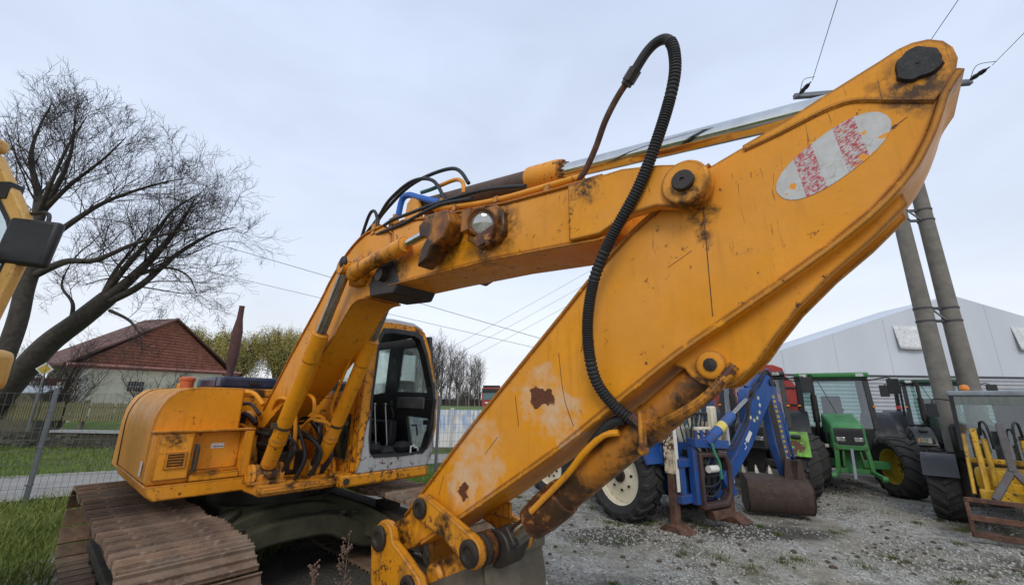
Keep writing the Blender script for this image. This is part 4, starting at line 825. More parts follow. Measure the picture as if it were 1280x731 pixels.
for k in range(7): m = MB(); m.bar((4.78 + .011 * k, AY - AH - .0012, 2.215 + .004 * k), (4.80 + .011 * k, AY - AH - .0012, 2.285 - .002 * k), .0012, .0025, (0, 1, 0)); m.obj('scratch', M['rust'], arm)
# bucket cylinder ears on the arm
EP = [(5.22, 2.14), (5.318, 2.105), (5.338, 2.069), (5.375, 2.04), (5.42, 2.022), (5.47, 2.017), (5.52, 2.032), (5.565, 2.07), (5.64, 2.14), (5.705, 2.224), (5.793, 2.328), (5.933, 2.459), (6.069, 2.567), (6.19, 2.68), (6.18, 2.75), (6.0, 2.60), (5.675, 2.40)]
for y0, y1 in ((AY - .10, AY - .06), (AY + .06, AY + .10)):
    m = MB(); m.prism(EP, y0, y1); m.obj('cylinder_ear', M['yel_arm'], arm, .006)
for sg in (-1, 1):
    m = MB(); m.lathe([(.066, 0), (.066, .018), (.060, .022), (.030, .022)], (5.440, AY + sg * .10, 2.118), (0, sg, 0), 28); b_ = m.obj('ear_boss', Y, arm, .003)
    m = MB(); m.lathe([(.03, .0), (.03, .03), (.01, .034)], (5.440, AY + sg * .10, 2.118), (0, sg, 0), 9); m.obj('ear_pin', M['greasep'], b_)
# bucket cylinder
P0, P1 = Vector((5.44, AY, 2.118)), Vector((4.10, AY, 1.085)); u = (P1 - P0).normalized(); L = (P1 - P0).length
m = MB(); m.lathe([(.06, -.02), (.085, .06), (.092, .10), (.092, .42), (.098, .42), (.098, .47), (.090, .47), (.090, 1.12), (.100, 1.12), (.105, 1.16), (.105, 1.30), (.098, 1.36), (.094, 1.42), (.06, 1.43)], P0, u, 32); bc = m.obj('bucket_cylinder', M['yel_oily'], EX, .003)
m = MB(); m.cyl(P0 + u * 1.40, P1 - u * .06, .058, n=24); m.obj('piston_rod', M['chrome_d'], bc)
m = MB(); m.cyl(P0 - Vector((0, .058, 0)), P0 + Vector((0, .058, 0)), .085, n=24); m.obj('base_eye', M['yel_oily'], bc)
up = Vector((-u.z, 0, u.x)); 
m = MB(); q = lambda t, r, y_=-.03: P0 + u * t + up * -r + Vector((0, y_, 0))
m.tube(spline([P0 + u * .62 + Vector((.02, -.12, .06)), P0 + u * .70 + Vector((0, -.13, .09)), P0 + u * .85 + Vector((0, -.135, .085)), P0 + u * 1.0 + Vector((0, -.125, .055)), P0 + u * 1.32 + Vector((0, -.11, .03))]), .017, 10); m.obj('cylinder_pipe', M['yel_pipe'], bc)
m = MB(); m.tube(spline([P0 + u * .56 + Vector((0, -.11, .09)), P0 + u * .66 + Vector((0, -.12, .12)), P0 + u * .8 + Vector((0, -.11, .10))]), .028, 10); m.obj('rubber_hose', M['black'], bc)
m = MB(); m.tube(spline([P0 + Vector((.10, -.13, -.01)), P0 + Vector((.0, -.17, -.13)), P0 + Vector((-.12, -.17, -.21)), P0 + u * .36 + Vector((0, -.10, -.06))]), .024, 10); m.obj('cylinder_pipe', M['yel_dirty'], bc)
m = MB(); m.bar(P0 + u * .445 + Vector((0, -.10, .06)), P0 + u * .46 + Vector((.02, -.12, -.11)), .03, .035, (0, 1, 0)); m.cyl(P0 + u * .46 + Vector((.02, -.10, -.11)), P0 + u * .46 + Vector((.02, -.14, -.11)), .024, n=14); m.obj('cylinder_clamp', M['yel_dirty'], bc, .004)
# linkage
for sg in (-1, 1):
    yl = AY + sg * .215
    m = MB(); A_, B_ = Vector((3.555, 0, 1.245)), Vector((4.045, 0, 1.085)); d = (B_ - A_).normalized(); nn = Vector((-d.z, 0, d.x)); poly = []
    for t in np.linspace(math.pi / 2, 1.5 * math.pi, 9): v = A_ + (d * math.cos(t) + nn * math.sin(t)) * .085; poly.append((v.x, v.z))
    for t in np.linspace(-math.pi / 2, math.pi / 2, 9): v = B_ + (d * math.cos(t) + nn * math.sin(t)) * .088; poly.append((v.x, v.z))
    poly.insert(9, (3.8, 1.105)); m.prism(poly, yl - .03, yl + .03); lk = m.obj('side_link', M['yel_dirty'], EX, .012)
    for c_, r_ in (((3.555, 1.245), .065), ((4.045, 1.085), .075)):
        m = MB(); m.lathe([(r_, 0), (r_, .02), (r_ * .8, .026), (r_ * .55, .026), (r_ * .5, .012), (.01, .012)], (c_[0], yl + sg * .03, c_[1]), (0, sg, 0), 28); m.obj('link_pin', M['greasep'], lk, .002)
m = MB(); m.cyl((3.555, AY - .22, 1.245), (3.555, AY + .22, 1.245), .045); m.cyl((4.045, AY - .24, 1.085), (4.045, AY + .24, 1.085), .05); m.obj('link_shaft', M['greasep'], EX)
for y_ in (-.165, -.115, .115, .165):
    m = MB(); m.lathe([(.07, -.018), (.09, -.012), (.09, .012), (.07, .018)], (4.055, AY + y_, 1.09), (0, 1, 0), 26); m.obj('spacer_ring', M['greasep'] if abs(y_) > .14 else M['yel_oily'], EX)
m = MB(); m.cyl((4.10, AY - .085, 1.085), (4.10, AY + .085, 1.085), .105, n=28); m.box((4.16, AY, 1.14), (.12, .15, .12), Matrix.Rotation(rad(-37), 3, 'Y')); m.obj('rod_eye', M['greasep'], EX, .01)
# push link to the bucket
m = MB(); m.bar((4.045, AY, 1.085), (3.56, AY, .80), .17, .16); m.cyl((3.56, AY - .12, .80), (3.56, AY + .12, .80), .09); m.obj('push_link', M['yel_dirty'], EX, .03)
m = MB(); m.bar((3.58, AY + .14, 1.25), (4.02, AY + .14, 1.24), .03, .10); m.obj('link_bar', M['yel_dirty'], EX, .006)
# bucket
EB = [(3.16, 1.11), (3.08, 1.05), (3.05, .95), (3.09, .70), (3.25, .45), (3.70, .45), (3.72, .70), (3.63, .86), (3.55, .90), (3.42, .96), (3.32, 1.0), (3.28, 1.08), (3.23, 1.11)]
shell = [(3.22, .62), (3.14, .38), (3.22, .14), (3.48, .03), (3.80, .05), (4.02, .26), (4.10, .58), (4.09, .85), (4.055, 1.02)]
sh = [(v.x, v.z) for v in spline([(a, 0, b) for a, b in shell], 5)]
bk = strip(sh, AY - .14, AY + .42, .03, 'bucket', M['bucketsteel'], EX)
for sg in (-1, 1):
    yb = AY + sg * .255
    m = MB(); m.prism(EB, yb - .035, yb + .035); be = m.obj('bucket_ear', M['yel_dirty'], bk, .014)
    for (f, z), r_ in (((3.17, 1.0), .082), ((3.545, .795), .07)):
        m = MB(); m.lathe([(r_, 0), (r_, .025), (r_ * .85, .03), (r_ * .5, .03), (r_ * .45, .016), (.01, .016)], (f, yb + sg * .035, z), (0, sg, 0), 28); m.obj('bucket_pin', M['greasep'], be, .003)
    m = MB(); m.prism([p for p in shell] + [(3.5, .75)], AY + (.42 if sg > 0 else -.14), AY + (.39 if sg > 0 else -.11)); m.obj('side_wall', M['bucketsteel'], bk)
m = MB(); m.bb((4.04, AY - .15, .99), (4.085, AY + .43, 1.055)); m.obj('cutting_edge', M['bucketsteel'], bk, .008)
# ---- cab
CAB = MB(); O_ = [(.40, 1.13), (.40, 1.9), (.44, 2.78), (.52, 2.89), (.72, 2.905), (1.12, 2.905), (1.25, 2.84), (1.36, 2.60), (1.52, 2.03), (1.535, 1.6), (1.46, 1.25), (1.40, 1.13)]
I_ = [(.56, 1.30), (.535, 1.9), (.565, 2.66), (.61, 2.76), (.74, 2.785), (1.08, 2.785), (1.18, 2.74), (1.28, 2.54), (1.455, 2.03), (1.475, 1.6), (1.39, 1.32), (1.33, 1.27)]
CAB.ring(O_, I_, 1.24, 1.36, 'x'); cab = CAB.obj('cab', M['yel_dirty'], EX, .01)
m = MB(); m.ring([(i[0] + (o[0] - i[0]) * (.14 if i[0] < .7 else .42), i[1] + (o[1] - i[1]) * (.14 if i[0] < .7 and i[1] < 2.6 else .42)) for o, i in zip(O_, I_)], [(i[0] - (o[0] - i[0]) * .08, i[1] - (o[1] - i[1]) * .08) for o, i in zip(O_, I_)], 1.235, 1.365, 'x'); m.obj('front_seal', M['blackp'], cab)
m = MB(); m.prism([(.41, 1.125), (.45, 1.26), (.478, 1.60), (.525, 1.86), (.53, 1.5), (.56, 1.34), (.62, 1.275), (1.0, 1.262), (1.33, 1.272), (1.41, 1.34), (1.48, 1.5), (1.50, 1.34), (1.45, 1.20), (1.39, 1.125)], 1.36, 1.378, 'x'); m.obj('front_sill', M['silver'], cab, .004)
m = MB(); m.bb((-.35, .24, .995), (1.385, 1.42, 1.125)); m.obj('cab_base', M['yel_dirty'], cab, .025)
m = MB(); m.cyl((1.385, .30, 1.06), (1.395, .30, 1.06), .035, n=14); m.obj('tow_hole', M['greasep'], cab)
m = MB(); m.prism([(.44, 2.86), (.44, 2.90), (.50, 2.945), (.75, 2.965), (1.08, 2.955), (1.22, 2.90), (1.25, 2.86)], -.35, 1.33, 'x'); m.obj('cab_roof', M['roofgrey'], cab, .015)
m = MB(); m.prism([(.43, 2.80), (.47, 2.862), (1.24, 2.862), (1.29, 2.80)], -.36, 1.30, 'x'); m.obj('roof_rim', M['yel_dirty'], cab, .01)
m = MB(); m.bb((.0, 1.05, 2.955), (.05, 1.09, 3.0)); m.cyl((1.1, 1.13, 2.93), (1.1, 1.13, 2.975), .02, n=10); m.obj('roof_bolt', M['blackp'], cab)
# right side of the cab: panel with two windows
def panel(name, O, I, l0, l1, mat, par, bev=.006): m = MB(); m.ring(O, I, l0, l1); return m.obj(name, mat, par, bev)
panel('side_frame', [(-.35, 1.95), (1.24, 1.95), (1.24, 2.82), (-.35, 2.82)], [(-.28, 2.02), (1.09, 2.02), (1.06, 2.74), (-.28, 2.74)], .40, .455, M['yel_dirty'], cab)
m = MB(); m.bb((-.28, .425, 2.02), (1.09, .431, 2.74)); m.obj('side_window', M['glass'], cab)
panel('side_panel', [(-.35, 1.12), (1.24, 1.12), (1.24, 1.95), (-.35, 1.95)], [(.74, 1.25), (1.12, 1.25), (1.17, 1.76), (.84, 1.78)], .40, .455, M['yel_dirty'], cab)
m = MB(); m.prism([(.74, 1.25), (1.12, 1.25), (1.17, 1.76), (.84, 1.78)], .425, .431); m.obj('lower_window', M['glass_g'], cab)
# left door, seen from inside through the empty front
m = MB()
dO = [(-.30, 1.14), (1.28, 1.14), (1.40, 1.45), (1.42, 2.0), (1.22, 2.80), (-.30, 2.84)]
def cell(O, I, l=1.42): m.ring(O, I, l, l + .05)
cell([(.36, 1.98), (1.40, 1.96), (1.24, 2.82), (.40, 2.84)], [(.50, 2.06), (1.27, 2.04), (1.10, 2.68), (.58, 2.70)])
cell([(.36, 1.14), (1.28, 1.14), (1.42, 1.96), (.36, 1.98)], [(.94, 1.33), (1.24, 1.30), (1.33, 1.70), (.80, 1.72)])
cell([(-.35, 1.14), (.36, 1.14), (.40, 2.84), (-.35, 2.84)], [(-.25, 2.0), (.20, 2.05), (.24, 2.72), (-.25, 2.72)])
dr = m.obj('door_frame', M['blackp'], cab, .008)
m = MB(); m.prism([(.50, 2.06), (1.27, 2.04), (1.10, 2.68), (.58, 2.70)], 1.44, 1.446); m.obj('door_window', M['glass'], dr)
m = MB(); m.prism([(.94, 1.33), (1.24, 1.30), (1.33, 1.70), (.80, 1.72)], 1.44, 1.446); m.obj('lower_door_window', M['glass'], dr)
m = MB(); m.prism([(-.25, 2.0), (.20, 2.05), (.24, 2.72), (-.25, 2.72)], 1.44, 1.446); m.obj('quarter_window', M['glass'], dr)
m = MB(); m.bb((.58, 1.40, 1.82), (1.22, 1.43, 1.98)); m.obj('arm_rest', plain('scuffed_grey_plastic', (.10, .10, .10), .6), dr, .02)
m = MB(); m.tube([(1.0, 1.40, 1.60), (1.12, 1.38, 1.61), (1.15, 1.38, 1.53), (1.16, 1.38, 1.48)], .012); m.obj('door_handle', M['blackp'], dr)
m = MB(); m.bb((1.22, 1.415, 1.62), (1.30, 1.43, 1.68)); m.obj('door_latch', M['blackp'], dr); m = MB(); m.bb((.50, 1.415, 2.28), (.54, 1.45, 2.33)); m.obj('window_latch', M['blackp'], dr)
# rear wall with window, floor, seat, consoles
m = MB(); m.ring([(.42, 1.12), (1.44, 1.12), (1.40, 2.84), (.44, 2.84)], [(.52, 1.75), (1.36, 1.75), (1.30, 2.72), (.54, 2.72)], -.36, -.31, 'x'); m.obj('rear_wall', M['blackp'], cab)
m = MB(); m.bb((-.34, .52, 1.75), (-.334, 1.36, 2.72)); m.obj('rear_window', M['glass'], cab)
m = MB(); m.bb((-.3, .46, 1.125), (1.24, 1.42, 1.16)); m.obj('cab_floor', M['dark'], cab)
m = MB(); m.bb((-.30, .47, 2.79), (1.22, 1.25, 2.80)); m.obj('head_lining', M['blackp'], cab)
m = MB(); m.bb((-.02, .68, 1.45), (.50, 1.20, 1.60)); st = m.obj('seat', M['seat'], cab, .05, seg=3)
m = MB(); m.box((-.10, .94, 1.90), (.14, .48, .72), Matrix.Rotation(rad(-10), 3, 'Y')); m.obj('backrest', M['seat'], st, .05, seg=3)
m = MB(); m.bb((.0, .75, 1.16), (.45, 1.12, 1.45)); m.obj('seat_base', M['dark'], st)
for y0, y1 in ((.50, .64), (1.22, 1.36)):
    m = MB(); m.bb((.05, y0, 1.16), (.72, y1, 1.66)); m.obj('side_console', M['blackp'], cab, .03)
for yl, s_ in ((.60, 1), (1.28, -1)):
    m = MB(); m.tube(spline([(.66, yl, 1.64), (.70, yl, 1.72), (.66, yl + .02 * s_, 1.84)]), .012); m.sphere((.66, yl + .02 * s_, 1.88), .03, 10, (1, 1, 1.6)); m.obj('joystick', M['blackp'], cab)
for yl in (.84, 1.0):
    m = MB(); m.tube([(1.0, yl, 1.16), (1.03, yl, 1.4), (.92, yl, 1.86)], .011); m.sphere((.92, yl, 1.88), .02); m.obj('travel_lever', plain('worn_steel_lever', (.35, .34, .32), .35, .8), cab)
    m = MB(); m.box((1.08, yl, 1.2), (.22, .10, .03), Matrix.Rotation(rad(-25), 3, 'Y')); m.obj('pedal', M['dark'], cab)
m = MB(); rr = random.Random(2)
for k in range(16): m.sphere((rr.uniform(.7, 1.2), rr.uniform(.58, 1.3), rr.uniform(1.17, 1.42)), rr.uniform(.05, .11), 8, (1, 1.2, .7))
m.obj('cab_clutter', M['seat'], cab)
m = MB(); m.tube(spline([(1.22, 1.36, 1.16), (1.24, 1.34, 1.32), (1.24, 1.28, 1.34)]), .012); m.tube([(1.28, 1.2, 1.28), (1.28, 1.2, 1.36), (1.28, 1.26, 1.37)], .010); m.obj('grab_bar', M['white'], cab)
m = MB(); m.tube(spline([(1.30, .52, 1.95), (1.33, .46, 2.2), (1.30, .50, 2.42)]), .012); m.obj('hand_rail', M['blackp'], cab)
# ================================================================ VEHICLES
def wheel(parent, c, R, w, rim, mt, rimmat, lugs=18, steer=0.0, side=1, dish=.3, name='wheel'):
    """tyre mesh with lugs (axle along local y), rim as its child"""
    o = empty  # placeholder
    m = MB(); h = w / 2
    prof = [(rim, -h * .72), (rim + .03, -h * .80), (rim + (R - rim) * .45, -h), (R - .06, -h * .92), (R - .035, -h * .72), (R - .03, 0), (R - .035, h * .72), (R - .06, h * .92), (rim + (R - rim) * .45, h), (rim + .03, h * .80), (rim, h * .72), (rim, -h * .72)]
    m.lathe(prof, (0, 0, 0), (0, 1, 0), 44, False)
    for i in range(lugs):
        for sg in (-1, 1):
            a0 = 2 * math.pi * (i + (.5 if sg > 0 else 0)) / lugs; dw = 2 * math.pi / lugs * .20
            sec = []
            for t, yy, rr_, k in ((0, -.02, R, 0.0), (.5, .45, R - .003, .45), (.88, .90, R - .02, .8), (1, 1.03, R - .085, .85)):
                a = a0 + k * 2 * math.pi / lugs * .75; y_ = sg * yy * h
                for rr2, q in ((rr_ - .055, -1), (rr_ - .055, 1), (rr_ + .008, .75), (rr_ + .008, -.75)):
                    aa = a + q * dw; sec.append((rr2 * math.cos(aa), y_, rr2 * math.sin(aa)))
            fs = [(s_ * 4 + j, s_ * 4 + (j + 1) % 4, s_ * 4 + 4 + (j + 1) % 4, s_ * 4 + 4 + j) for s_ in range(3) for j in range(4)] + [(3, 2, 1, 0), (12, 13, 14, 15)]
            m.add(sec, fs)
    me = m.mesh(name, mt, 40); t = inst(me, name, c, (0, random.Random(int(c[0] * 99)).uniform(0, 1), steer), parent)
    m = MB(); d = side
    m.lathe([(rim + .005, -h * .70), (rim + .02, -h * .76), (rim - .03, -h * .6), (rim - .045, 0), (rim - .04, d * h * dish), (rim * .55, d * h * dish), (rim * .42, d * h * (dish + .12)), (.05, d * h * (dish + .12))], (0, 0, 0), (0, 1, 0), 36, False)
    m.lathe([(rim - .045, -h * .1), (rim - .03, h * .6), (rim + .02, h * .76), (rim + .005, h * .70)], (0, 0, 0), (0, 1, 0), 36, False)
    r_ = m.obj('rim', rimmat, t)
    m = MB()
    for k in range(8): a = k * math.pi / 4; m.cyl((rim * .5 * math.cos(a), d * h * (dish + .02), rim * .5 * math.sin(a)), (rim * .5 * math.cos(a), d * h * (dish + .16), rim * .5 * math.sin(a)), .022, n=6)
    m.lathe([(.11, d * h * dish), (.11, d * h * (dish + .3)), (.08, d * h * (dish + .36)), (.01, d * h * (dish + .36))], (0, 0, 0), (0, 1, 0), 18, False); m.obj('wheel_nuts', M['dark'], r_)
    return t
def quadbox(m, fr, bk):   # hexahedron from 4 front and 4 back points
    m.add(list(fr) + list(bk), [(0, 1, 2, 3), (7, 6, 5, 4), (0, 4, 5, 1), (1, 5, 6, 2), (2, 6, 7, 3), (3, 7, 4, 0)])
def tractor(name, label, loc, hd, body, rimm, roofmat, steer=0.0, fend=None, RF=.64, RR=.86, hoodtop=1.62, hoodmat=None, gl=None):
    h = (math.sin(rad(hd)), math.cos(rad(hd))); T = empty(name, (*loc, 0), math.atan2(h[1], h[0]), label, 'tractor')
    for sg in (-1, 1):
        wheel(T, (0, sg * .86, RF), RF, .52, RF * .58, M['tyre_m'], rimm, 16, steer, sg)
        wheel(T, (-2.55, sg * .95, RR), RR, .52, RR * .56, M['tyre'], rimm, 20, 0, sg)
    m = MB(); m.bar((0, -.70, RF), (0, .70, RF), .16, .18); m.bb((-.2, -.18, .45), (.3, .18, .95)); m.obj('front_axle', hoodmat or body, T, .02)
    m = MB(); m.bb((-2.6, -.22, .6), (.1, .22, 1.0)); m.obj('chassis', M['dark'], T, .02)
    m = MB(); f = [(.62, -.33, .95), (.62, .33, .95), (.55, .30, hoodtop - .10), (.55, -.30, hoodtop - .10)]; b = [(-1.3, -.38, 1.0), (-1.3, .38, 1.0), (-1.3, .36, hoodtop + .12), (-1.3, -.36, hoodtop + .12)]
    quadbox(m, f, b); hd_ = m.obj('hood', hoodmat or body, T, .07, seg=4)
    m = MB(); quadbox(m, [(.632, -.27, 1.0), (.632, .27, 1.0), (.585, .26, hoodtop - .18), (.585, -.26, hoodtop - .18)], [(.5, -.27, 1.0), (.5, .27, 1.0), (.5, .26, hoodtop - .18), (.5, -.26, hoodtop - .18)]); gr = m.obj('grille', M['blackp'], hd_)
    for k in range(7): m = MB(); z = 1.06 + k * .055; m.bb((.632 - .0008, -.25, z), (.645, .25, z + .012)); m.obj('grille_bar', M['dark'], gr)
    for sg in (-1, 1):
        m = MB(); m.bb((.60, sg * .16 - .08, 1.16), (.650, sg * .16 + .08, 1.25)); hl = m.obj('headlight', M['lens'], hd_, .008)
        m = MB(); m.bb((-1.1, sg * .385 - .006, 1.1), (.2, sg * .36 + .006, 1.32)); m.obj('side_grille', M['blackp'], hd_)
    # cab
    m = MB(); m.bb((-2.85, -.72, .95), (-1.32, .72, 1.38)); cb = m.obj('cab_body', M['blackp'], T, .03)
    for sg in (-1, 1):
        for x0, x1, w in ((-1.32, -1.50, .055), (-2.1, -2.1, .04), (-2.85, -2.78, .055)):
            m = MB(); m.bar((x0, sg * .76, 1.35), (x1, sg * .72, 2.70), w * 2, w * 1.6); m.obj('cab_pillar', M['blackp'], cb)
        m = MB(); m.add([(-1.36, sg * .765, 1.38), (-2.8, sg * .765, 1.38), (-2.78, sg * .725, 2.68), (-1.52, sg * .725, 2.68)], [(0, 1, 2, 3)]); o = m.obj('side_window', gl or M['glass_c'], cb)
    for xa, xb in ((-1.33, -1.50), (-2.86, -2.79)):
        m = MB(); m.add([(xa, -.72, 1.38), (xa, .72, 1.38), (xb, .70, 2.68), (xb, -.70, 2.68)], [(0, 1, 2, 3)]); m.obj('windscreen' if xa > -2 else 'rear_window', gl or M['glass_c'], cb)
    m = MB(); m.bb((-2.98, -.82, 2.66), (-1.34, .82, 2.80)); rf = m.obj('cab_roof', roofmat, cb, .05, seg=3)
    m = MB(); m.bb((-2.9, -.78, 2.615), (-1.40, .78, 2.665)); m.obj('roof_lining', M['blackp'], rf)
    for sg in (-1, 1):
        m = MB(); m.bb((-1.36, sg * .62 - .08, 2.69), (-1.325, sg * .62 + .08, 2.77)); m.obj('roof_light', M['lens'], rf)
        m = MB(); m.tube([(-1.5, sg * .76, 2.58), (-1.4, sg * 1.16, 2.66), (-1.38, sg * 1.24, 2.62)], .016, 8); m.bb((-1.40, sg * 1.26 - .12, 2.24), (-1.36, sg * 1.26 + .12, 2.62)); m.obj('mirror', M['blackp'], cb, .008)
        m = MB(); m.bb((-1.36, sg * .80 - .035, 1.9), (-1.32, sg * .80 + .035, 1.94)); m.obj('indicator', M['amber'], cb)
    m = MB(); m.bb((-2.45, -.25, 1.38), (-1.95, .25, 1.52)); m.box((-2.45, 0, 1.85), (.12, .46, .7), Matrix.Rotation(rad(-8), 3, 'Y')); m.obj('driver_seat', M['seat'], cb, .04)
    m = MB(); pts = [(-1.72 + .06 * math.cos(t), .19 * math.sin(t), 1.82 + .17 * math.cos(t) * .5) for t in np.linspace(0, 6.283, 25)]; m.tube(pts, .014, 8); m.cyl((-1.5, 0, 1.38), (-1.72, 0, 1.82), .03); m.obj('steering_wheel', M['blackp'], cb)
    m = MB(); m.bb((-1.55, -.3, 1.38), (-1.38, .3, 1.66)); m.obj('dashboard', M['dark'], cb, .04)
    m = MB(); m.tube([(-1.34, .1, 1.45), (-1.49, -.3, 2.6)], .010, 6); m.obj('wiper', M['blackp'], cb)
    for sg in (-1, 1):
        m = MB(); n_ = 14
        for r0 in (RR + .06,):
            vs = []
            for i in range(n_):
                a = rad(5 + 155 * i / (n_ - 1)); 
                for y_, rr_ in ((.66, r0), (1.22, r0), (1.22, r0 - .05), (1.20, r0 - .045), (1.20, r0 - .02), (.66, r0 - .02)): vs.append((-2.55 + rr_ * math.cos(a), sg * y_, RR + rr_ * math.sin(a)))
            m.add(vs, [(i * 6 + j, i * 6 + (j + 1) % 6, i * 6 + 6 + (j + 1) % 6, i * 6 + 6 + j) for i in range(n_ - 1) for j in range(6)])
        m.obj('rear_fender', M['blackp'], T)
        m = MB(); m.bb((-1.7, sg * .72, .5), (-1.25, sg * 1.0, .54)); m.bb((-1.7, sg * .76, .85), (-1.25, sg * .95, .88)); m.bb((-1.7, sg * .74, .5), (-1.66, sg * .98, .98)); m.obj('cab_step', M['dark'], T)
        m = MB(); m.bb((-1.25, sg * .25, .45), (-.5, sg * .62, .88)); m.obj('fuel_tank', M['dark'], T, .05)
        if fend:
            m = MB(); vs = []; n_ = 12; r0 = RF + .07
            for i in range(n_):
                a = rad(20 + 130 * i / (n_ - 1))
                for y_, rr_ in ((-.21, r0), (.23, r0), (.23, r0 - .06), (.215, r0 - .05), (.215, r0 - .02), (-.21, r0 - .02)): vs.append((rr_ * math.cos(a), sg * .85 + y_ * sg, RF + rr_ * math.sin(a)))
            m.add(vs, [(i * 6 + j, i * 6 + (j + 1) % 6, i * 6 + 6 + (j + 1) % 6, i * 6 + 6 + j) for i in range(n_ - 1) for j in range(6)]); fo = m.obj('front_fender', fend, T)
            m = MB(); m.bb((.28, sg * .85 - .09, RF + r0 * .82), (.45, sg * .85 + .09, RF + r0 * .93)); m.obj('fender_lamp', M['blackp'], fo, .02)
    m = MB(); m.cyl((-1.15, -.46, 1.1), (-1.15, -.46, 2.75), .05, n=14); m.cyl((-1.15, -.46, 1.5), (-1.15, -.46, 2.2), .075, n=14); m.obj('exhaust', M['dark'], T)
    return T
# green tractor in front of the hall, with front linkage
JD = tractor('farm_tractor', 'green tractor with yellow rims and black cab facing the camera', (7.98, 10.30), 213, M['jd'], plain('yellow_rim_paint', (.45, .33, .03), .6), M['jd'], rad(24))
m = MB()
for sg in (-1, 1): m.bar((.60, sg * .26, 1.12), (.70, sg * .30, .55), .09, .05); m.bar((.60, sg * .14, 1.05), (.66, sg * .18, .62), .04, .04)
m.bb((.58, -.30, .50), (.70, .30, .60)); m.bb((.58, -.28, .98), (.66, .28, 1.08)); lk = m.obj('front_linkage', M['jd'], JD, .01)
for sg in (-1, 1): m = MB(); m.bar((.68, sg * .28, .55), (1.12, sg * .42, .48), .07, .08); m.cyl((1.12, sg * .42 - .05, .48), (1.12, sg * .42 + .05, .48), .06); m.obj('linkage_arm', M['jd'], lk, .01)
m = MB(); m.bar((.70, 0, 1.0), (1.05, -.05, .42), .05, .05); m.obj('top_link', M['galv'], lk)
m = MB(); m.cyl((-1.2, -.75, 1.35), (-1.2, -.75, 1.50), .035, n=10); m.obj('service_cap', M['white'], JD); m = MB(); m.cyl((-1.2, -.66, 1.35), (-1.2, -.66, 1.47), .035, n=10); m.obj('service_cap', M['white'], JD)
LT = tractor('farm_tractor', 'lime green tractor with rust streaked front fender behind the backhoe bucket', (5.79, 10.35), 213, M['lime'], M['dark'], M['blackp'], rad(12), M['lime_rust'], hoodmat=M['dark'], gl=M['glass'])
DG = tractor('farm_tractor', 'dark green tractor half hidden behind the utility pole', (12.95, 12.45), 213, M['dgreen'], M['dark'], M['dgreen'], 0, M['blackp'])
m = MB(); m.bb((-1.4, .95, 1.85), (-1.3, 1.05, 1.95)); m.bb((-1.4, -1.05, 1.85), (-1.3, -.95, 1.95)); m.obj('marker_lamp', M['redl'], DG)
# ---- red harvester behind
RH = empty('harvester', (7.35, 12.8, 0), rad(0), 'dark red stepped harvester body behind the lime green tractor', 'harvester')
m = MB(); m.prism([(0.0, .9), (2.55, .9), (2.55, 1.62), (2.30, 1.90), (2.35, 2.45), (2.12, 2.75), (2.0, 2.80), (1.9, 3.15), (1.6, 3.25), (0, 3.25)], 1.4, 4.4); hb = m.obj('harvester_body', M['red'], RH, .03)
for z, x in ((1.95, 2.34), (2.50, 2.32), (2.82, 2.02)): m = MB(); m.bb((0, 1.36, z - .035), (x, 1.40, z + .015)); m.obj('panel_seam', M['blackp'], hb)
m = MB(); m.bb((1.0, 1.36, 1.5), (2.2, 1.40, 1.68)); m.obj('panel_light', M['white'], hb)
for x in (.3, 2.2):
    for y_ in (1.9, 4.0): wheel(RH, (x, y_, .6), .6, .4, .33, M['tyre'], M['cream'], 14, rad(90))
# ---- yellow loader at the right edge
lh = (math.sin(rad(226)), math.cos(rad(226)))
LD = empty('wheel_loader', (8.45, 7.50, 0), math.atan2(lh[1], lh[0]), 'yellow wheel loader with lift frame and rusty fork carriage at right', 'loader')
for sg in (-1, 1):
    wheel(LD, (0, sg * .80, .52), .52, .42, .29, M['tyre_m'], M['dark'], 14, 0, sg); wheel(LD, (-2.1, sg * .80, .52), .52, .42, .29, M['tyre_m'], M['dark'], 14, 0, sg)
    m = MB(); vs = []; n_ = 9
    for i in range(n_):
        a = rad(25 + 130 * i / (n_ - 1))
        for y_, q in ((-.22, .60), (.24, .60), (.24, .57), (-.22, .57)): vs.append((q * math.cos(a), sg * .80 + sg * y_, .52 + q * math.sin(a)))
    m.add(vs, [(i * 4 + j, i * 4 + (j + 1) % 4, i * 4 + 4 + (j + 1) % 4, i * 4 + 4 + j) for i in range(n_ - 1) for j in range(4)]); m.obj('fender', M['blackp'], LD)
m = MB(); m.bb((-2.6, -.45, .45), (.35, .45, 1.05)); m.obj('chassis', M['dark'], LD, .03); m = MB(); m.bb((-2.9, -.6, .9), (-1.35, .6, 1.6)); m.obj('engine_cover', M['dark'], LD, .06)
m = MB(); m.bb((-1.35, -.76, 1.0), (.12, .76, 1.26)); cb = m.obj('cab_body', M['blackp'], LD, .02)
for sg in (-1, 1):
    for x0, x1 in ((.12, .02), (-1.3, -1.25)): m = MB(); m.bar((x0, sg * .77, 1.2), (x1, sg * .75, 2.16), .055, .05); m.obj('cab_pillar', M['blackp'], cb)
    m = MB(); m.add([(.10, sg * .765, 1.26), (-1.3, sg * .765, 1.26), (-1.25, sg * .745, 2.14), (.02, sg * .745, 2.14)], [(0, 1, 2, 3)]); m.obj('side_window', M['glass_c'], cb)
m = MB(); m.add([(.135, -.75, 1.10), (.135, .75, 1.10), (.03, .74, 2.14), (.03, -.74, 2.14)], [(0, 1, 2, 3)]); m.obj('windscreen', M['glass_c'], cb)
m = MB(); m.add([(-1.33, -.75, 1.2), (-1.33, .75, 1.2), (-1.27, .74, 2.14), (-1.27, -.74, 2.14)], [(0, 1, 2, 3)]); m.obj('rear_window', M['glass_c'], cb)
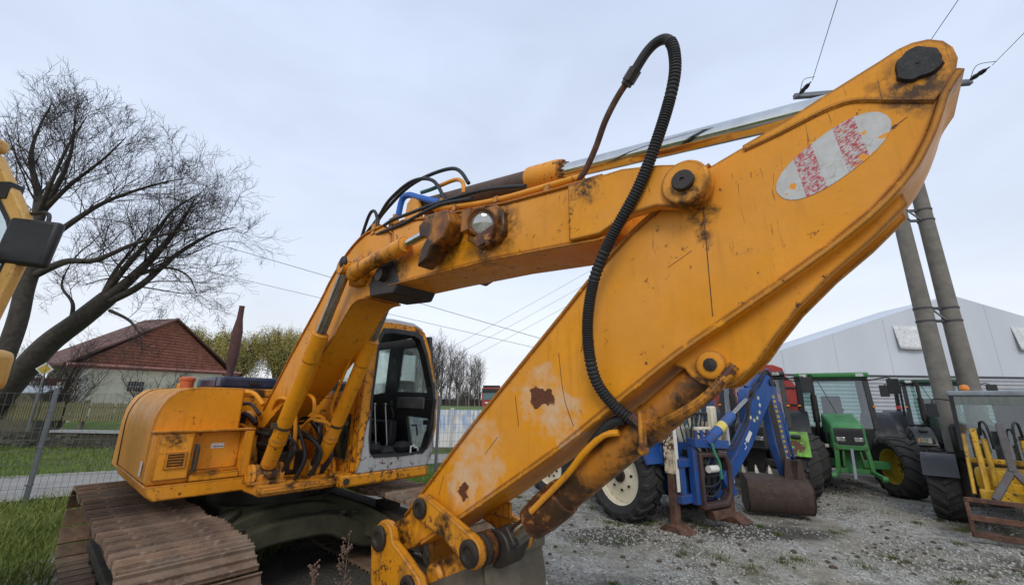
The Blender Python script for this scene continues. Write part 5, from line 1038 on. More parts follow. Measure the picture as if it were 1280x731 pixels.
m = MB(); m.bb((-1.35, -.80, 2.13), (.08, .80, 2.23)); m.obj('cab_roof', plain('dusty_grey_roof', (.20, .23, .25), .5), cb, .03); m = MB(); m.bb((.02, -.72, 1.98), (.05, .72, 2.12)); m.obj('sun_band', M['glass_g'], cb)
m = MB(); m.bb((-.85, -.26, 1.2), (-.35, .26, 1.42)); m.box((-.88, 0, 1.72), (.12, .48, .7), Matrix.Rotation(rad(-8), 3, 'Y')); m.obj('driver_seat', M['seat'], cb, .04)
m = MB(); pts = [(-.18 + .05 * math.cos(t), .18 * math.sin(t), 1.62 + .08 * math.cos(t)) for t in np.linspace(0, 6.283, 25)]; m.tube(pts, .014, 8); m.cyl((0, 0, 1.25), (-.18, 0, 1.62), .03); m.obj('steering_wheel', M['blackp'], cb)
m = MB(); m.tube([(.04, .25, 2.1), (.11, .32, 1.55)], .012, 6); m.obj('wiper', M['blackp'], cb)
for sg in (-1, 1):
    m = MB(); m.tube(spline([(.05, sg * .77, 2.06), (.14, sg * .98, 2.08), (.15, sg * 1.03, 1.98)]), .014, 8); m.bb((.13, sg * 1.04 - .08, 1.76), (.17, sg * 1.04 + .08, 2.0)); m.obj('mirror', M['blackp'], cb, .01)
    m = MB(); m.bb((.14, sg * .86 - .13, 1.28), (.22, sg * .86 + .07, 1.40)); hl = m.obj('headlight', M['blackp'], LD, .015); m = MB(); m.bb((.215, sg * .86 - .12, 1.295), (.225, sg * .86 + .03, 1.385)); m.obj('lens', M['lens'], hl); m = MB(); m.bb((.15, sg * .98 - .03, 1.31), (.21, sg * .98 + .03, 1.37)); m.obj('indicator', M['amber'], hl)
m = MB(); m.lathe([(.05, 0), (.07, .04), (.06, .10), (.02, .12)], (-.4, -.55, 2.23), (0, 0, 1), 14); m.obj('beacon', M['amber'], cb)
cb.location.y = .30
# lift frame
for sg in (-1, 1):
    m = MB(); m.bar((.92, sg * .42, 1.52), (1.12, sg * .46, .62), .09, .05, (0, 1, 0)); m.obj('lift_arm', M['ylo'], LD, .01)
    m = MB(); m.bar((.82, sg * .30, 1.60), (1.02, sg * .30, .60), .06, .08, (0, 1, 0)); m.obj('lift_strut', M['ylo'], LD, .01)
    m = MB(); m.tube(spline([(.75, sg * .22, 1.5), (.82, sg * .20, 1.70), (.90, sg * .14, 1.66), (.92, sg * .12, 1.30)]), .018, 8); m.obj('hydraulic_hose', M['blackp'], LD)
    m = MB(); m.cyl((.90, sg * .20, 1.45), (1.04, sg * .20, .75), .035, n=12); m.obj('lift_cylinder', M['ylo'], LD)
m = MB(); m.bar((.75, -.46, 1.10), (.75, .46, 1.10), .08, .08); m.bar((1.05, -.40, .60), (1.05, .40, .60), .22, .20); m.bb((.3, -.35, .5), (.9, .35, .8)); m.obj('frame_beam', M['ylo'], LD, .02)
m = MB(); m.bb((.3, -.4, .62), (.8, .4, .98)); m.obj('tank_block', M['ylo'], LD, .08)
M['maststeel'] = rusty('grey_rusty_mast', (.13, .12, .12), (.09, .075, .07), (.15, .08, .06))
m = MB(); m.bar((1.02, 0, 1.70), (1.20, 0, 1.00), .11, .09, (0, 1, 0)); m.bar((1.19, 0, 1.04), (1.38, -.26, .60), .08, .09, (0, 1, 0)); m.bar((1.19, 0, 1.04), (1.38, .26, .60), .08, .09, (0, 1, 0)); m.obj('top_link_frame', M['maststeel'], LD, .012)
m = MB(); m.bar((1.45, -.58, .58), (1.45, 1.2, .58), .07, .06); fc = m.obj('fork_carriage', M['rust'], LD, .008)
for z in (.33, .10): m = MB(); m.bar((1.45, -.58, z), (1.45, 1.2, z), .08, .08); m.obj('carriage_bar', M['rust'], fc, .008)
for y_ in (-.57, .0, .6, 1.18): m = MB(); m.bar((1.45, y_, .06), (1.45, y_, .60), .06, .05, (0, 1, 0)); m.obj('carriage_post', M['rust'], fc, .008)
# ---- blue backhoe loader
bh_h = Vector((-.53, .85)).normalized()
BH = empty('backhoe_loader', (2.77, 8.28, 0), math.atan2(bh_h.y, bh_h.x), 'blue backhoe loader with cream rims and its digging arm folded at the right', 'backhoe')
for sg in (-1, 1): wheel(BH, (0, sg * .90, .72), .72, .46, .47, M['tyre'], M['cream'], 20, 0, sg, .25); wheel(BH, (2.1, sg * .85, .56), .56, .38, .33, M['tyre'], M['cream'], 16, rad(15), sg)
m = MB(); m.bb((-.9, -.45, .5), (2.4, .45, .95)); m.obj('chassis', M['blue'], BH, .03); m = MB(); m.bb((1.0, -.42, .95), (2.7, .42, 1.5)); m.obj('hood', M['blue'], BH, .08)
m = MB(); m.bb((-.75, -.78, .95), (1.0, .78, 1.35)); cb = m.obj('cab_body', M['blue'], BH, .03)
for sg in (-1, 1):
    for x in (-.75, .1, .98): m = MB(); m.bar((x, sg * .77, 1.3), (x * .95, sg * .74, 2.55), .08, .07); m.obj('cab_pillar', M['blue'], cb)
    m = MB(); m.add([(-.72, sg * .77, 1.3), (.95, sg * .77, 1.3), (.92, sg * .745, 2.52), (-.70, sg * .745, 2.52)], [(0, 1, 2, 3)]); m.obj('side_window', M['glass_c'], cb)
    m = MB(); vs = []; n_ = 10
    for i in range(n_):
        a = rad(10 + 150 * i / 9)
        for y_, q in ((.66, .80), (1.14, .80), (1.14, .76), (.66, .77)): vs.append((q * math.cos(a), sg * y_, .72 + q * math.sin(a)))
    m.add(vs, [(i * 4 + j, i * 4 + (j + 1) % 4, i * 4 + 4 + (j + 1) % 4, i * 4 + 4 + j) for i in range(n_ - 1) for j in range(4)]); m.obj('fender', M['blue'], BH)
for x in (-.76, 1.0): m = MB(); m.add([(x, -.75, 1.3), (x, .75, 1.3), (x * .96, .73, 2.52), (x * .96, -.73, 2.52)], [(0, 1, 2, 3)]); m.obj('rear_window' if x < 0 else 'windscreen', M['glass_c'], cb)
m = MB(); m.bb((-.85, -.85, 2.5), (1.1, .85, 2.62)); m.obj('cab_roof', M['white'], cb, .04)
m = MB(); m.bb((-.3, -.25, 1.3), (.2, .25, 1.5)); m.box((.2, 0, 1.75), (.12, .46, .6)); m.obj('driver_seat', M['seat'], cb, .04)
m = MB(); m.bb((-1.05, -.75, .95), (-.80, .75, 1.08)); m.bb((-1.05, -.75, .42), (-.80, .75, .55)); m.bb((-1.04, -.72, .42), (-.84, -.60, 1.08)); m.bb((-1.04, .60, .42), (-.84, .72, 1.08)); m.obj('rear_frame', M['blue'], BH, .015)
M['cream_rust'] = paint('rust_eaten_cream_paint', (.68, .58, .40), 1.25, .4, .9, fs=.8)
for sg in (-1, 1):
    m = MB(); m.bb((-.98, sg * .74 - .07, .85), (-.80, sg * .74 + .07, 1.62)); sl = m.obj('stabiliser', M['cream_rust'], BH, .01); m = MB(); m.bb((-.95, sg * .74 - .055, .05), (-.83, sg * .74 + .055, .86)); m.obj('stabiliser_leg', M['rust'], sl, .006)
    m = MB(); m.prism([(-1.2, .0), (-.6, .0), (-.72, .06), (-.80, .12), (-.98, .12), (-1.08, .06)], sg * .74 - .16, sg * .74 + .16); m.obj('stabiliser_foot', M['rust'], sl)
    m = MB(); m.bb((-1.01, sg * .74 - .03, .6), (-.99, sg * .74 + .04, 1.60)); m.obj('stabiliser_cylinder', M['white'], sl)
m = MB(); o_ = [(-.52, .32), (.08, .32), (.22, .50), (.25, .95), (.15, 1.15), (-.52, 1.18)]; i_ = [(-.46, .42), (.05, .42), (.15, .54), (.17, .92), (.10, 1.07), (-.46, 1.10)]
# king post (rear of the machine) and the boom that is swung out to its right; local frame of the boom plane
bd = Vector((.88, .475)).normalized(); hr = math.atan2(bh_h.y, bh_h.x)
def toBH(s_, n_, z):      # boom-plane coords (s along boom, n towards the camera) -> machine local
    w = Vector((3.45, 7.45)) + bd * s_ + Vector((bd.y, -bd.x)) * n_; d = w - Vector((2.77, 8.28)); return (d.x * math.cos(hr) + d.y * math.sin(hr), -d.x * math.sin(hr) + d.y * math.cos(hr), z)
def bp_prism(poly, n0, n1, name, mat, par, bev=.01):
    m = MB(); m.prism(poly, n0, n1); m.v = [toBH(v[0], v[1], v[2]) for v in m.v]; return m.obj(name, mat, par, bev)
m = MB(); m.ring(o_, i_, .0, .16); m.v = [toBH(v[0], v[1], v[2]) for v in m.v]; m.obj('king_post', rusty('purple_brown_casting', (.07, .035, .03), (.035, .022, .022), (.11, .055, .045), .7), BH, .03)
bp_prism([(-.62, .40), (-.52, .40), (-.52, 1.30), (-.62, 1.30)], -.02, .10, 'king_post_tube', M['blue'], BH)
bp_prism([(-.62, 1.26), (.22, 1.20), (.24, 1.34), (-.62, 1.40)], -.02, .16, 'king_post_top', M['blue'], BH)
bp_prism([(-.35, .30), (.12, .30), (.10, .18), (-.30, .16)], -.02, .16, 'king_post_foot', M['rust'], BH)
bp_prism([(-.50, .40), (.05, .42), (.08, 1.1), (-.50, 1.2)], -.22, -.06, 'valve_block', M['dark'], BH)
for k in range(9): a_ = random.Random(k).uniform; m = MB(); m.tube(spline([toBH(-.48 + .06 * k, .0, 1.3), toBH(-.45 + .06 * k + a_(-.1, .1), .1, 1.0 + a_(-.1, .1)), toBH(-.3 + a_(-.2, .3), .08, .75), toBH(-.45 + .05 * k, .0, .45)]), .016, 7); m.obj('hydraulic_hose', M['blackp'], BH)
for k in range(4): m = MB(); m.tube(spline([toBH(-.5, .05, .55 + .12 * k), toBH(-.25, .1, .50 + .15 * k), toBH(.0, .06, .6 + .1 * k), toBH(.12, .0, .7 + .12 * k)]), .02, 8); m.obj('hydraulic_hose', M['blackp'], BH)
m = MB(); m.cyl(toBH(-.42, .20, .93), toBH(-.16, .20, .93), .055, n=14); m.obj('swing_cylinder', M['white'], BH)
m = MB(); m.tube(spline([toBH(-.30, .22, 1.32), toBH(-.27, .24, 1.15), toBH(-.20, .25, 1.02), toBH(-.19, .25, .78)]), .022, 8); m.obj('green_strap', plain('green_rope', (.04, .20, .12), .8), BH)
m = MB(); 
for k in range(3): m.cyl(toBH(-.5 + .15 * k, .08, 1.38), toBH(-.5 + .15 * k, .08, 1.52), .03, n=8); m.tube([toBH(-.5 + .15 * k, .08, 1.5), toBH(-.35 + .15 * k, .05, 1.44)], .016, 6)
m.obj('hydraulic_fittings', M['blue'], BH)
bm = bp_prism([(.06, .76), (.18, .54), (.37, .73), (.96, 1.21), (1.38, 1.67), (1.72, 2.02), (1.95, 2.36), (1.77, 2.50), (1.60, 2.40), (1.40, 2.22), (1.28, 2.28), (1.06, 2.22), (1.0, 2.08), (.96, 1.93), (.98, 1.61), (.48, 1.11), (.26, .95)], -.10, .10, 'backhoe_boom', M['blue'], BH, .015)
m = MB(); m.cyl(toBH(1.12, -.14, 2.12), toBH(1.12, .14, 2.12), .06, n=18); m.cyl(toBH(1.80, -.13, 2.36), toBH(1.80, .13, 2.36), .07, n=18); m.obj('boom_pin', M['greasep'], bm)
stars = [(1.32, 2.06), (1.34, 1.93), (1.30, 1.80), (1.21, 1.70), (1.11, 1.66), (1.01, 1.71)]
for k, (s_, z) in enumerate(stars):
    m = MB(); vs = []
    for j in range(10): r_ = .05 if j % 2 == 0 else .021; a = j * math.pi / 5 + math.pi / 2; vs.append(toBH(s_ + r_ * math.cos(a), .1025, z + r_ * math.sin(a)))
    m.add(vs, [tuple(range(10))]); m.obj('star_decal', plain('star_cream', (.62, .58, .34), .5) if k == 0 else st_m, bm)
    st_m = bpy.data.materials['star_cream']
m = MB(); m.add([toBH(.93, .1025, 1.49), toBH(1.0, .1025, 1.44), toBH(.85, .1025, 1.28), toBH(.77, .1025, 1.33)], [(0, 1, 2, 3)]); m.tube(spline([toBH(.80, .103, 1.30), toBH(.74, .103, 1.26), toBH(.78, .103, 1.22), toBH(.72, .103, 1.17)]), .006, 4); m.obj('white_decal', M['sticker'], bm)
m = MB(); p, q = Vector(toBH(-.30, .10, 1.30)), Vector(toBH(.95, .10, 2.02)); m.cyl(p, p.lerp(q, .62), .085, n=20); bcy = m.obj('boom_cylinder', M['blue'], BH, .006); m = MB(); m.cyl(p.lerp(q, .6), q, .04, n=16); m.obj('piston_rod', M['chrome_d'], bcy)
d_ = (q - p).normalized(); m = MB(); m.lathe([(.0865, 0), (.0865, .16)], p + d_ * .42, d_, 20, False); m.obj('yellow_sticker', plain('pale_yellow_sticker', (.65, .52, .12), .5), bcy)
dp = bp_prism([(1.60, 2.30), (1.72, 2.52), (1.98, 2.40), (2.22, .58), (2.02, .50), (1.72, 1.2)], -.08, .07, 'dipper_arm', M['blue'], BH, .012)
bp_prism([(1.62, 2.05), (1.78, 2.1), (2.04, .60), (1.90, .60)], .071, .078, 'dipper_side', plain('dark_steel', (.03, .025, .02), .8), dp, 0)  # thin plate of dark steel colour on the dipper's near side
rr = random.Random(6); ymat = plain('yellow_lettering', (.60, .40, .04), .5)
m = MB()
for k in range(15):      # worn, unreadable lettering running down the dipper
    t = k / 15; s_ = 1.865 + (2.10 - 1.865) * t; z = 2.12 + (.74 - 2.12) * t
    for j in range(3):
        if rr.random() < .85: m.add([toBH(s_ - .045 + .03 * j, .0745, z), toBH(s_ - .028 + .03 * j, .0745, z), toBH(s_ - .025 + .03 * j, .0745, z - .055), toBH(s_ - .042 + .03 * j, .0745, z - .055)], [(0, 1, 2, 3)])
    m.add([toBH(s_ - .045, .0748, z - (.02 if k % 2 else .045)), toBH(s_ + .045, .0748, z - (.02 if k % 2 else .045)), toBH(s_ + .045, .0748, z - (.032 if k % 2 else .055)), toBH(s_ - .045, .0748, z - (.032 if k % 2 else .055))], [(0, 1, 2, 3)])
m.obj('lettering', ymat, dp)
for dn, dz in ((.03, .0), (-.02, .03)):
    m = MB(); m.tube(spline([toBH(-.1, .12, 1.2), toBH(.35, .125 + dn, 1.22 + dz), toBH(.80, .125 + dn, 1.62 + dz), toBH(1.0, .125 + dn, 2.02 + dz), toBH(1.35, .13 + dn, 2.36 + dz), toBH(1.7, .11, 2.56 + dz), toBH(1.95, .09, 2.3)]), .016, 8); m.obj('boom_hose', M['blackp'], bm)
m = MB(); p, q = Vector(toBH(1.15, 0, 2.24)), Vector(toBH(1.92, 0, 2.62)); m.cyl(p, p.lerp(q, .6), .05, n=16); m.cyl(p.lerp(q, .6), q, .028, n=12); m.obj('dipper_cylinder', M['blue'], bm)
m = MB(); p, q = Vector(toBH(2.10, 0, 2.0)), Vector(toBH(2.38, 0, .95)); m.cyl(p, p.lerp(q, .65), .045, n=16); m.cyl(p.lerp(q, .65), q, .026, n=12); m.obj('bucket_cylinder', M['blue'], dp)
# digging bucket
BKx, BKd = Vector((4.93, 8.25)), Vector((.955, -.295)).normalized(); Bn = Vector((BKd.y, -BKd.x))      # Bn towards the camera
def toB2(t, n_, z): w = BKx + BKd * t + Bn * n_; d = w - Vector((2.77, 8.28)); return (d.x * math.cos(hr) + d.y * math.sin(hr), -d.x * math.sin(hr) + d.y * math.cos(hr), z)
pr = [(v.x, v.z) for v in spline([(-.28, 0, .66), (.10, 0, .60), (.24, 0, .45), (.22, 0, .22), (.08, 0, .05), (-.15, 0, .02), (-.42, 0, .12)], 4)]
m = MB(); n_ = len(pr); th = .025
for t0, t1 in ((-.53, .53),):
    vs = []
    for i, p in enumerate(pr):
        a, b = pr[max(i - 1, 0)], pr[min(i + 1, n_ - 1)]; dx, dz = b[0] - a[0], b[1] - a[1]; L = math.hypot(dx, dz); ox, oz = dz / L * th, -dx / L * th
        vs += [toB2(t0, p[0], p[1]), toB2(t1, p[0], p[1]), toB2(t1, p[0] + ox, p[1] + oz), toB2(t0, p[0] + ox, p[1] + oz)]
    m.add(vs, [(i * 4 + j, i * 4 + (j + 1) % 4, i * 4 + 4 + (j + 1) % 4, i * 4 + 4 + j) for i in range(n_ - 1) for j in range(4)])
M['dbrown'] = rusty('dark_muddy_steel', (.075, .045, .032), (.04, .027, .022), (.12, .085, .06))
bkt = m.obj('digging_bucket', M['dbrown'], BH)
for sg in (-1, 1): m = MB(); m.prism(pr, sg * .53, sg * .50); m.v = [toB2(v[1], v[0], v[2]) for v in m.v]; m.obj('bucket_side', M['dbrown'], bkt)
for k in range(5): t = -.46 + .23 * k; m = MB(); m.add([toB2(t - .04, -.26, .64), toB2(t + .04, -.26, .64), toB2(t + .04, -.29, .66), toB2(t - .04, -.29, .66), toB2(t - .01, -.34, .80), toB2(t + .01, -.34, .80)], [(0, 1, 5, 4), (2, 3, 4, 5), (0, 4, 3), (1, 2, 5), (0, 3, 2, 1)]); m.obj('bucket_tooth', plain('worn_tooth_steel', (.25, .23, .19), .5, .5) if k == 0 else bpy.data.materials['worn_tooth_steel'], bkt)
m = MB(); m.bar(toB2(.25, -.02, .58), toB2(.30, -.02, .95), .06, .2); m.bar(toB2(.40, -.02, .58), toB2(.36, -.02, .95), .06, .2); m.obj('bucket_link', M['dbrown'], bkt)
# clutter of levers and valve bank at the operator station
m = MB()
for k in range(5): m.tube(spline([(-.80, .1 - .12 * k, 1.1), (-.86, .1 - .12 * k, 1.5), (-.9, .08 - .12 * k, 1.75)]), .014, 6); m.sphere((-.9, .08 - .12 * k, 1.77), .035, 8)
m.obj('control_levers', M['blackp'], BH); m = MB(); m.bb((-1.0, -.55, 1.06), (-.85, .05, 1.55)); m.bb((-1.02, -.45, 1.5), (-.9, -.3, 1.9)); m.obj('control_tower', M['cream'], BH, .03)
# ---- red lorry on the far road
TR = empty('red_lorry', (-2.55, 55, 0), rad(-8), 'far red lorry with dark visor behind the painted wall', 'lorry')
m = MB(); m.bb((-1.2, 0, .5), (1.2, 2.2, 3.55)); m.obj('lorry_cab', M['red_t'] if 'red_t' in M else M['red'], TR, .08)
m = MB(); m.bb((-1.0, -.03, 2.05), (1.0, .02, 2.95)); m.obj('windscreen', plain('lorry_glass', (.10, .17, .18), .15), TR)
m = MB(); m.bb((-1.15, -.18, 3.0), (1.15, .05, 3.4)); m.bb((-1.1, .1, 3.45), (1.1, .5, 3.85)); m.obj('sun_visor', M['blackp'], TR)
m = MB(); m.bb((-.8, -.05, 1.55), (.8, .0, 1.75)); m.bb((-1.0, -.05, 1.05), (-.5, .0, 1.2)); m.bb((.5, -.05, 1.05), (1.0, .0, 1.2)); m.obj('front_trim', M['white'], TR)
for sg in (-1, 1): m = MB(); m.bb((sg * 1.42 - .1, -.05, 2.1), (sg * 1.42 + .1, .05, 2.9)); m.bar((sg * 1.2, 0, 2.85), (sg * 1.42, 0, 2.85), .05, .05); m.obj('mirror', M['blackp'], TR)
m = MB(); m.bb((-1.2, 2.5, .9), (1.2, 9.5, 3.7)); m.obj('lorry_body', M['red'], TR, .05)
for x in (-1.0, 1.0):
    for y_ in (1.2, 6.5, 8): wheel(TR, (x, y_, .5), .5, .3, .3, M['tyre'], M['white'], 8, rad(90))
# ---- neighbouring machine whose cab just enters the picture at the left edge
NB = empty('yellow_machine', (-4.4, 2.2, 0), 0, 'pale yellow machine cab with black square mirror cut by the left edge', 'machine')
TAN = paint('faded_tan_paint', (.62, .36, .10), .25, .2, .4)
def nb(x, y, z): return (x + 4.4, y - 2.2, z)
m = MB(); m.bb(nb(-6.6, .4, .8), nb(-4.05, 2.9, 1.9)); m.obj('machine_body', TAN, NB, .08)
for x in (-6.1, -4.6):
    for y_ in (.55, 2.7): wheel(NB, nb(x, y_, .62), .62, .42, .35, M['tyre'], TAN, 14)
fo_ = [(-5.4, 1.9), (-3.83, 1.9), (-3.80, 2.45), (-3.70, 3.10), (-3.80, 3.30), (-4.20, 3.84), (-5.4, 3.9)]; fi_ = [(-5.3, 2.0), (-3.91, 2.0), (-3.88, 2.45), (-3.80, 3.06), (-3.90, 3.26), (-4.27, 3.74), (-5.3, 3.8)]
for y0, y1 in ((1.55, 1.63), (2.95, 3.03)):
    m = MB(); m.ring([(x + 4.4, z) for x, z in fo_], [(x + 4.4, z) for x, z in fi_], y0 - 2.2, y1 - 2.2); cf = m.obj('cab_frame', TAN, NB, .015)
    m = MB(); m.ring([(x + 4.4, z) for x, z in fi_], [(x + 4.4 + (-.03 if x > -5 else .03), z + (.02 if z < 2.5 else -.02)) for x, z in fi_], y0 - 2.19, y1 - 2.21); m.obj('window_seal', M['blackp'], cf)
    m = MB(); m.prism([(x + 4.4, z) for x, z in fi_], (y0 + y1) / 2 - 2.203, (y0 + y1) / 2 - 2.197); m.obj('side_glass', M['glass'], cf)
m = MB(); m.bb(nb(-5.4, 1.5, 3.86), nb(-4.2, 3.05, 3.98)); m.obj('cab_roof', TAN, NB, .04)
m = MB(); m.bb(nb(-4.0, 1.62, 2.0), nb(-3.93, 2.96, 3.0)); m.obj('front_glass', M['glass_g'], NB)
m = MB(); m.box(nb(-4.02, 2.99, 3.50), (.10, .10, .14)); m.tube(spline([nb(-3.93, 3.0, 3.42), nb(-3.85, 3.02, 3.34), nb(-3.70, 3.0, 3.335), nb(-3.63, 2.98, 3.30), nb(-3.61, 2.97, 3.22)]), .014, 8); m.obj('mirror_arm', M['blackp'], NB)
m = MB(); m.box(nb(-3.70, 2.97, 3.07), (.40, .07, .37), Matrix.Rotation(rad(6), 3, 'Y')); mr = m.obj('mirror', M['blackp'], NB, .03, seg=3)
m = MB(); m.box(nb(-3.73, 3.01, 3.10), (.08, .05, .10), Matrix.Rotation(rad(6), 3, 'Y')); m.obj('mirror_bracket', M['blackp'], mr, .01)
m = MB(); m.bb(nb(-4.6, 2.3, 1.96), nb(-3.535, 3.0, 2.25)); m.obj('front_cowl', TAN, NB, .06, seg=3)
# ================================================================ TREES
def grow(limbs, seed, levels, spread=.9, kids=(7, 6, 5), rat=(.55, .5, .5), rr=(.45, .5, .6), droop=0.0, up=.25, tips=None, minr=.0035, wig=.18, skip0=True):
    """returns list of (points, radii); limbs = [(points, r0, r1)]"""
    R = random.Random(seed); out = []; tipl = []
    def poly_at(p, t):
        k = t * (len(p) - 1); i = min(int(k), len(p) - 2); return p[i].lerp(p[i + 1], k - i), (p[i + 1] - p[i]).normalized()
    cur = []
    for pts, r0, r1 in limbs:
        p = spline(pts, 6); n = len(p); out.append((p, [r0 + (r1 - r0) * i / (n - 1) for i in range(n)])); L = sum((p[i + 1] - p[i]).length for i in range(n - 1)); cur.append((p, r0, r1, L))
    for lv in range(levels):
        nxt = []
        for ci, (p, r0, r1, L) in enumerate(cur):
            if lv == 0 and ci == 0 and skip0: continue
            nk = max(2, int(kids[lv] * (.7 + .6 * R.random()) * (max(1, L / 2.2) if lv == 0 else 1)))
            for k in range(nk):
                t = (.22 + .76 * (k + R.random()) / nk) if lv == 0 else (.12 + .86 * (k + R.random()) / nk)
                b, d = poly_at(p, t); r = max(minr, (r0 + (r1 - r0) * t) * rr[lv]); 
                ax = Vector((R.gauss(0, 1), R.gauss(0, 1), R.gauss(0, 1))); ax = (ax - d * ax.dot(d)).normalized()
                ang = spread * (.55 + .6 * R.random()); nd = (d * math.cos(ang) + ax * math.sin(ang)).normalized(); nd.z += up * (1 - .5 * lv / levels) - droop; nd.normalize()
                LL = max(.25, (min(L, 4.0) if lv == 0 else L) * rat[lv] * (.6 + .7 * R.random()) * (1.1 - .45 * t)); n = 5 if lv < levels - 1 else 4; q = [b]; dd = nd.copy()
                for i in range(n - 1):
                    dd = (dd + Vector((R.gauss(0, wig), R.gauss(0, wig), R.gauss(0, wig) + .05 - droop * .5))).normalized(); q.append(q[-1] + dd * LL / (n - 1))
                re = max(minr * .7, r * .35); out.append((q, [r + (re - r) * i / (n - 1) for i in range(n)])); nxt.append((q, r, re, LL))
                if lv == levels - 1: tipl.append(q[-1])
        cur = nxt
    return out, tipl
def to_mesh(branches, name, mat, parent, rthick=.03):
    m = MB()
    for p, r in branches: m.tube(p, r, 8 if r[0] > .08 else (5 if r[0] > rthick else 3))
    return m.obj(name, mat, parent, 0, 60)
M['bark'] = plain('dark_bark', (.052, .043, .034), .95, 0, .4, 6, .6, .02); M['twig'] = plain('dark_twig', (.050, .039, .034), .95, 0, .3, 5)
V3 = lambda *p: [Vector(q) for q in p]
def big_tree(label, base, limbs, seed, **k):
    T = empty('bare_tree', base, 0, label, 'tree'); b0 = Vector(base)
    L = [([Vector(q) - b0 for q in pts], r0, r1) for pts, r0, r1 in limbs]; br, tips = grow(L, seed, **k); n = len(L)
    to_mesh(br[:n], 'trunk', M['bark'], T); to_mesh(br[n:], 'crown', M['twig'], T); return T
big_tree('tall bare tree with upright trunk behind the black mirror', (-18.6, 15, 0), [
    (V3((-18.6, 15, -.1), (-18.2, 15, 3.9), (-18.3, 15, 5.8), (-18.3, 15, 7.1), (-18.6, 15, 8.2)), .30, .22),
    (V3((-18.6, 15, 8.2), (-18.8, 15, 9.0), (-19.3, 15.2, 9.9), (-20.0, 15.2, 11.3), (-20.3, 15.3, 12.6), (-20.1, 15.3, 14.2)), .19, .015),
    (V3((-18.6, 15, 8.2), (-18.4, 14.9, 9.2), (-18.0, 14.8, 10.6), (-17.9, 14.7, 11.8), (-18.1, 14.6, 13.2)), .14, .015),
    (V3((-18.4, 14.9, 9.0), (-17.6, 14.8, 10.0), (-16.4, 14.6, 11.0), (-15.6, 14.5, 12.0)), .10, .012),
    (V3((-18.3, 15, 7.4), (-17.4, 15, 8.4), (-16.2, 15, 9.4), (-14.6, 15.1, 10.2), (-13.4, 15.2, 10.6)), .13, .012),
    (V3((-18.3, 15, 6.2), (-17.2, 15.1, 6.9), (-16.2, 15.2, 7.0), (-15.0, 15.4, 7.8), (-13.6, 15.4, 8.3), (-12.6, 15.6, 8.6)), .15, .012),
    (V3((-18.4, 15, 7.8), (-19.6, 15, 9.0), (-21.0, 15, 10.2), (-22.0, 15, 11.8)), .13, .012),
    (V3((-18.7, 15, 8.6), (-17.9, 14.4, 9.6), (-17.2, 14.0, 11.2), (-16.6, 13.8, 12.4)), .10, .012)], 21, levels=3, kids=(8, 8, 7), rat=(.62, .55, .5), rr=(.26, .34, .45), minr=.0055, spread=.8, up=.30, wig=.24)
big_tree('bare tree leaning right over the red roofed house', (-20.4, 17, 0), [
    (V3((-21.4, 17, -.1), (-19.9, 17, 2.6), (-19.06, 17, 3.95), (-18.03, 17, 4.97), (-17.11, 17, 5.95)), .46, .33),
    (V3((-17.11, 17, 5.95), (-16.34, 17, 6.8), (-15.43, 17, 8.1), (-14.8, 17, 9.3), (-14.4, 17, 10.6)), .24, .02),
    (V3((-17.5, 17, 5.6), (-16.6, 16.8, 7.1), (-15.6, 16.7, 8.6), (-14.9, 16.6, 9.8), (-13.8, 16.5, 10.6)), .15, .015),
    (V3((-17.2, 17, 5.7), (-16.0, 17.1, 6.5), (-14.9, 17.2, 7.9), (-13.6, 17.3, 9.0), (-12.6, 17.4, 9.4)), .17, .015),
    (V3((-16.2, 17, 6.9), (-15.0, 17, 7.3), (-14.0, 17, 7.0), (-13.4, 17, 6.2)), .08, .012),
    (V3((-16.9, 17, 5.4), (-16.0, 17, 5.0), (-15.4, 17, 4.4), (-15.2, 17, 3.8)), .08, .012),
    (V3((-18.4, 17, 4.6), (-18.3, 16.8, 5.6), (-19.0, 16.8, 6.4), (-18.9, 16.8, 7.4)), .09, .015),
    (V3((-17.4, 17, 5.9), (-17.2, 17.1, 7.2), (-16.8, 17.2, 8.2), (-16.4, 17.2, 9.2)), .10, .015)], 33, levels=3, kids=(8, 8, 7), rat=(.72, .55, .5), rr=(.26, .34, .45), minr=.0055, spread=.85, up=.14, wig=.24)
# small shrubs and the dark hedge behind the picket fence
def shrub(label, base, h, w, seed, n=9, mat='twig', name='shrub'):
    T = empty(name, base, 0, label, 'shrub', 'shrubs behind the picket fence'); R = random.Random(seed); L = []
    for k in range(n): a = R.uniform(0, 6.28); L.append((V3((0, 0, 0), (.3 * w * math.cos(a), .3 * w * math.sin(a), h * .45), (.7 * w * math.cos(a), .7 * w * math.sin(a), h * R.uniform(.75, 1))), .03, .012))
    br, _ = grow(L, seed, levels=2, kids=(9, 5), rat=(.35, .5), rr=(.5, .5), spread=.8, up=.2, minr=.006, skip0=False); to_mesh(br, 'branches', M[mat], T)
    return T
for k, (lb, b, h, w) in enumerate((('bare shrub against the rendered house wall', (-21.5, 25.5, 0), 3.6, 2.2), ('thin bare shrub below the leaning trunk', (-22.5, 21, 0), 4.6, 1.6), ('dense dark shrub beside the garden shed', (-26.8, 22.5, 0), 3.4, 2.0), ('dark bushy shrub left of the house porch', (-29.5, 27, 0), 4.4, 2.6), ('low dark shrub right behind the road sign', (-23.6, 22.6, 0), 3.2, 2.0), ('spreading dark shrub at the far left edge', (-27.5, 19.5, 0), 3.8, 2.2))): shrub(lb, b, h, w, 50 + k, 14 if k > 1 else 9)
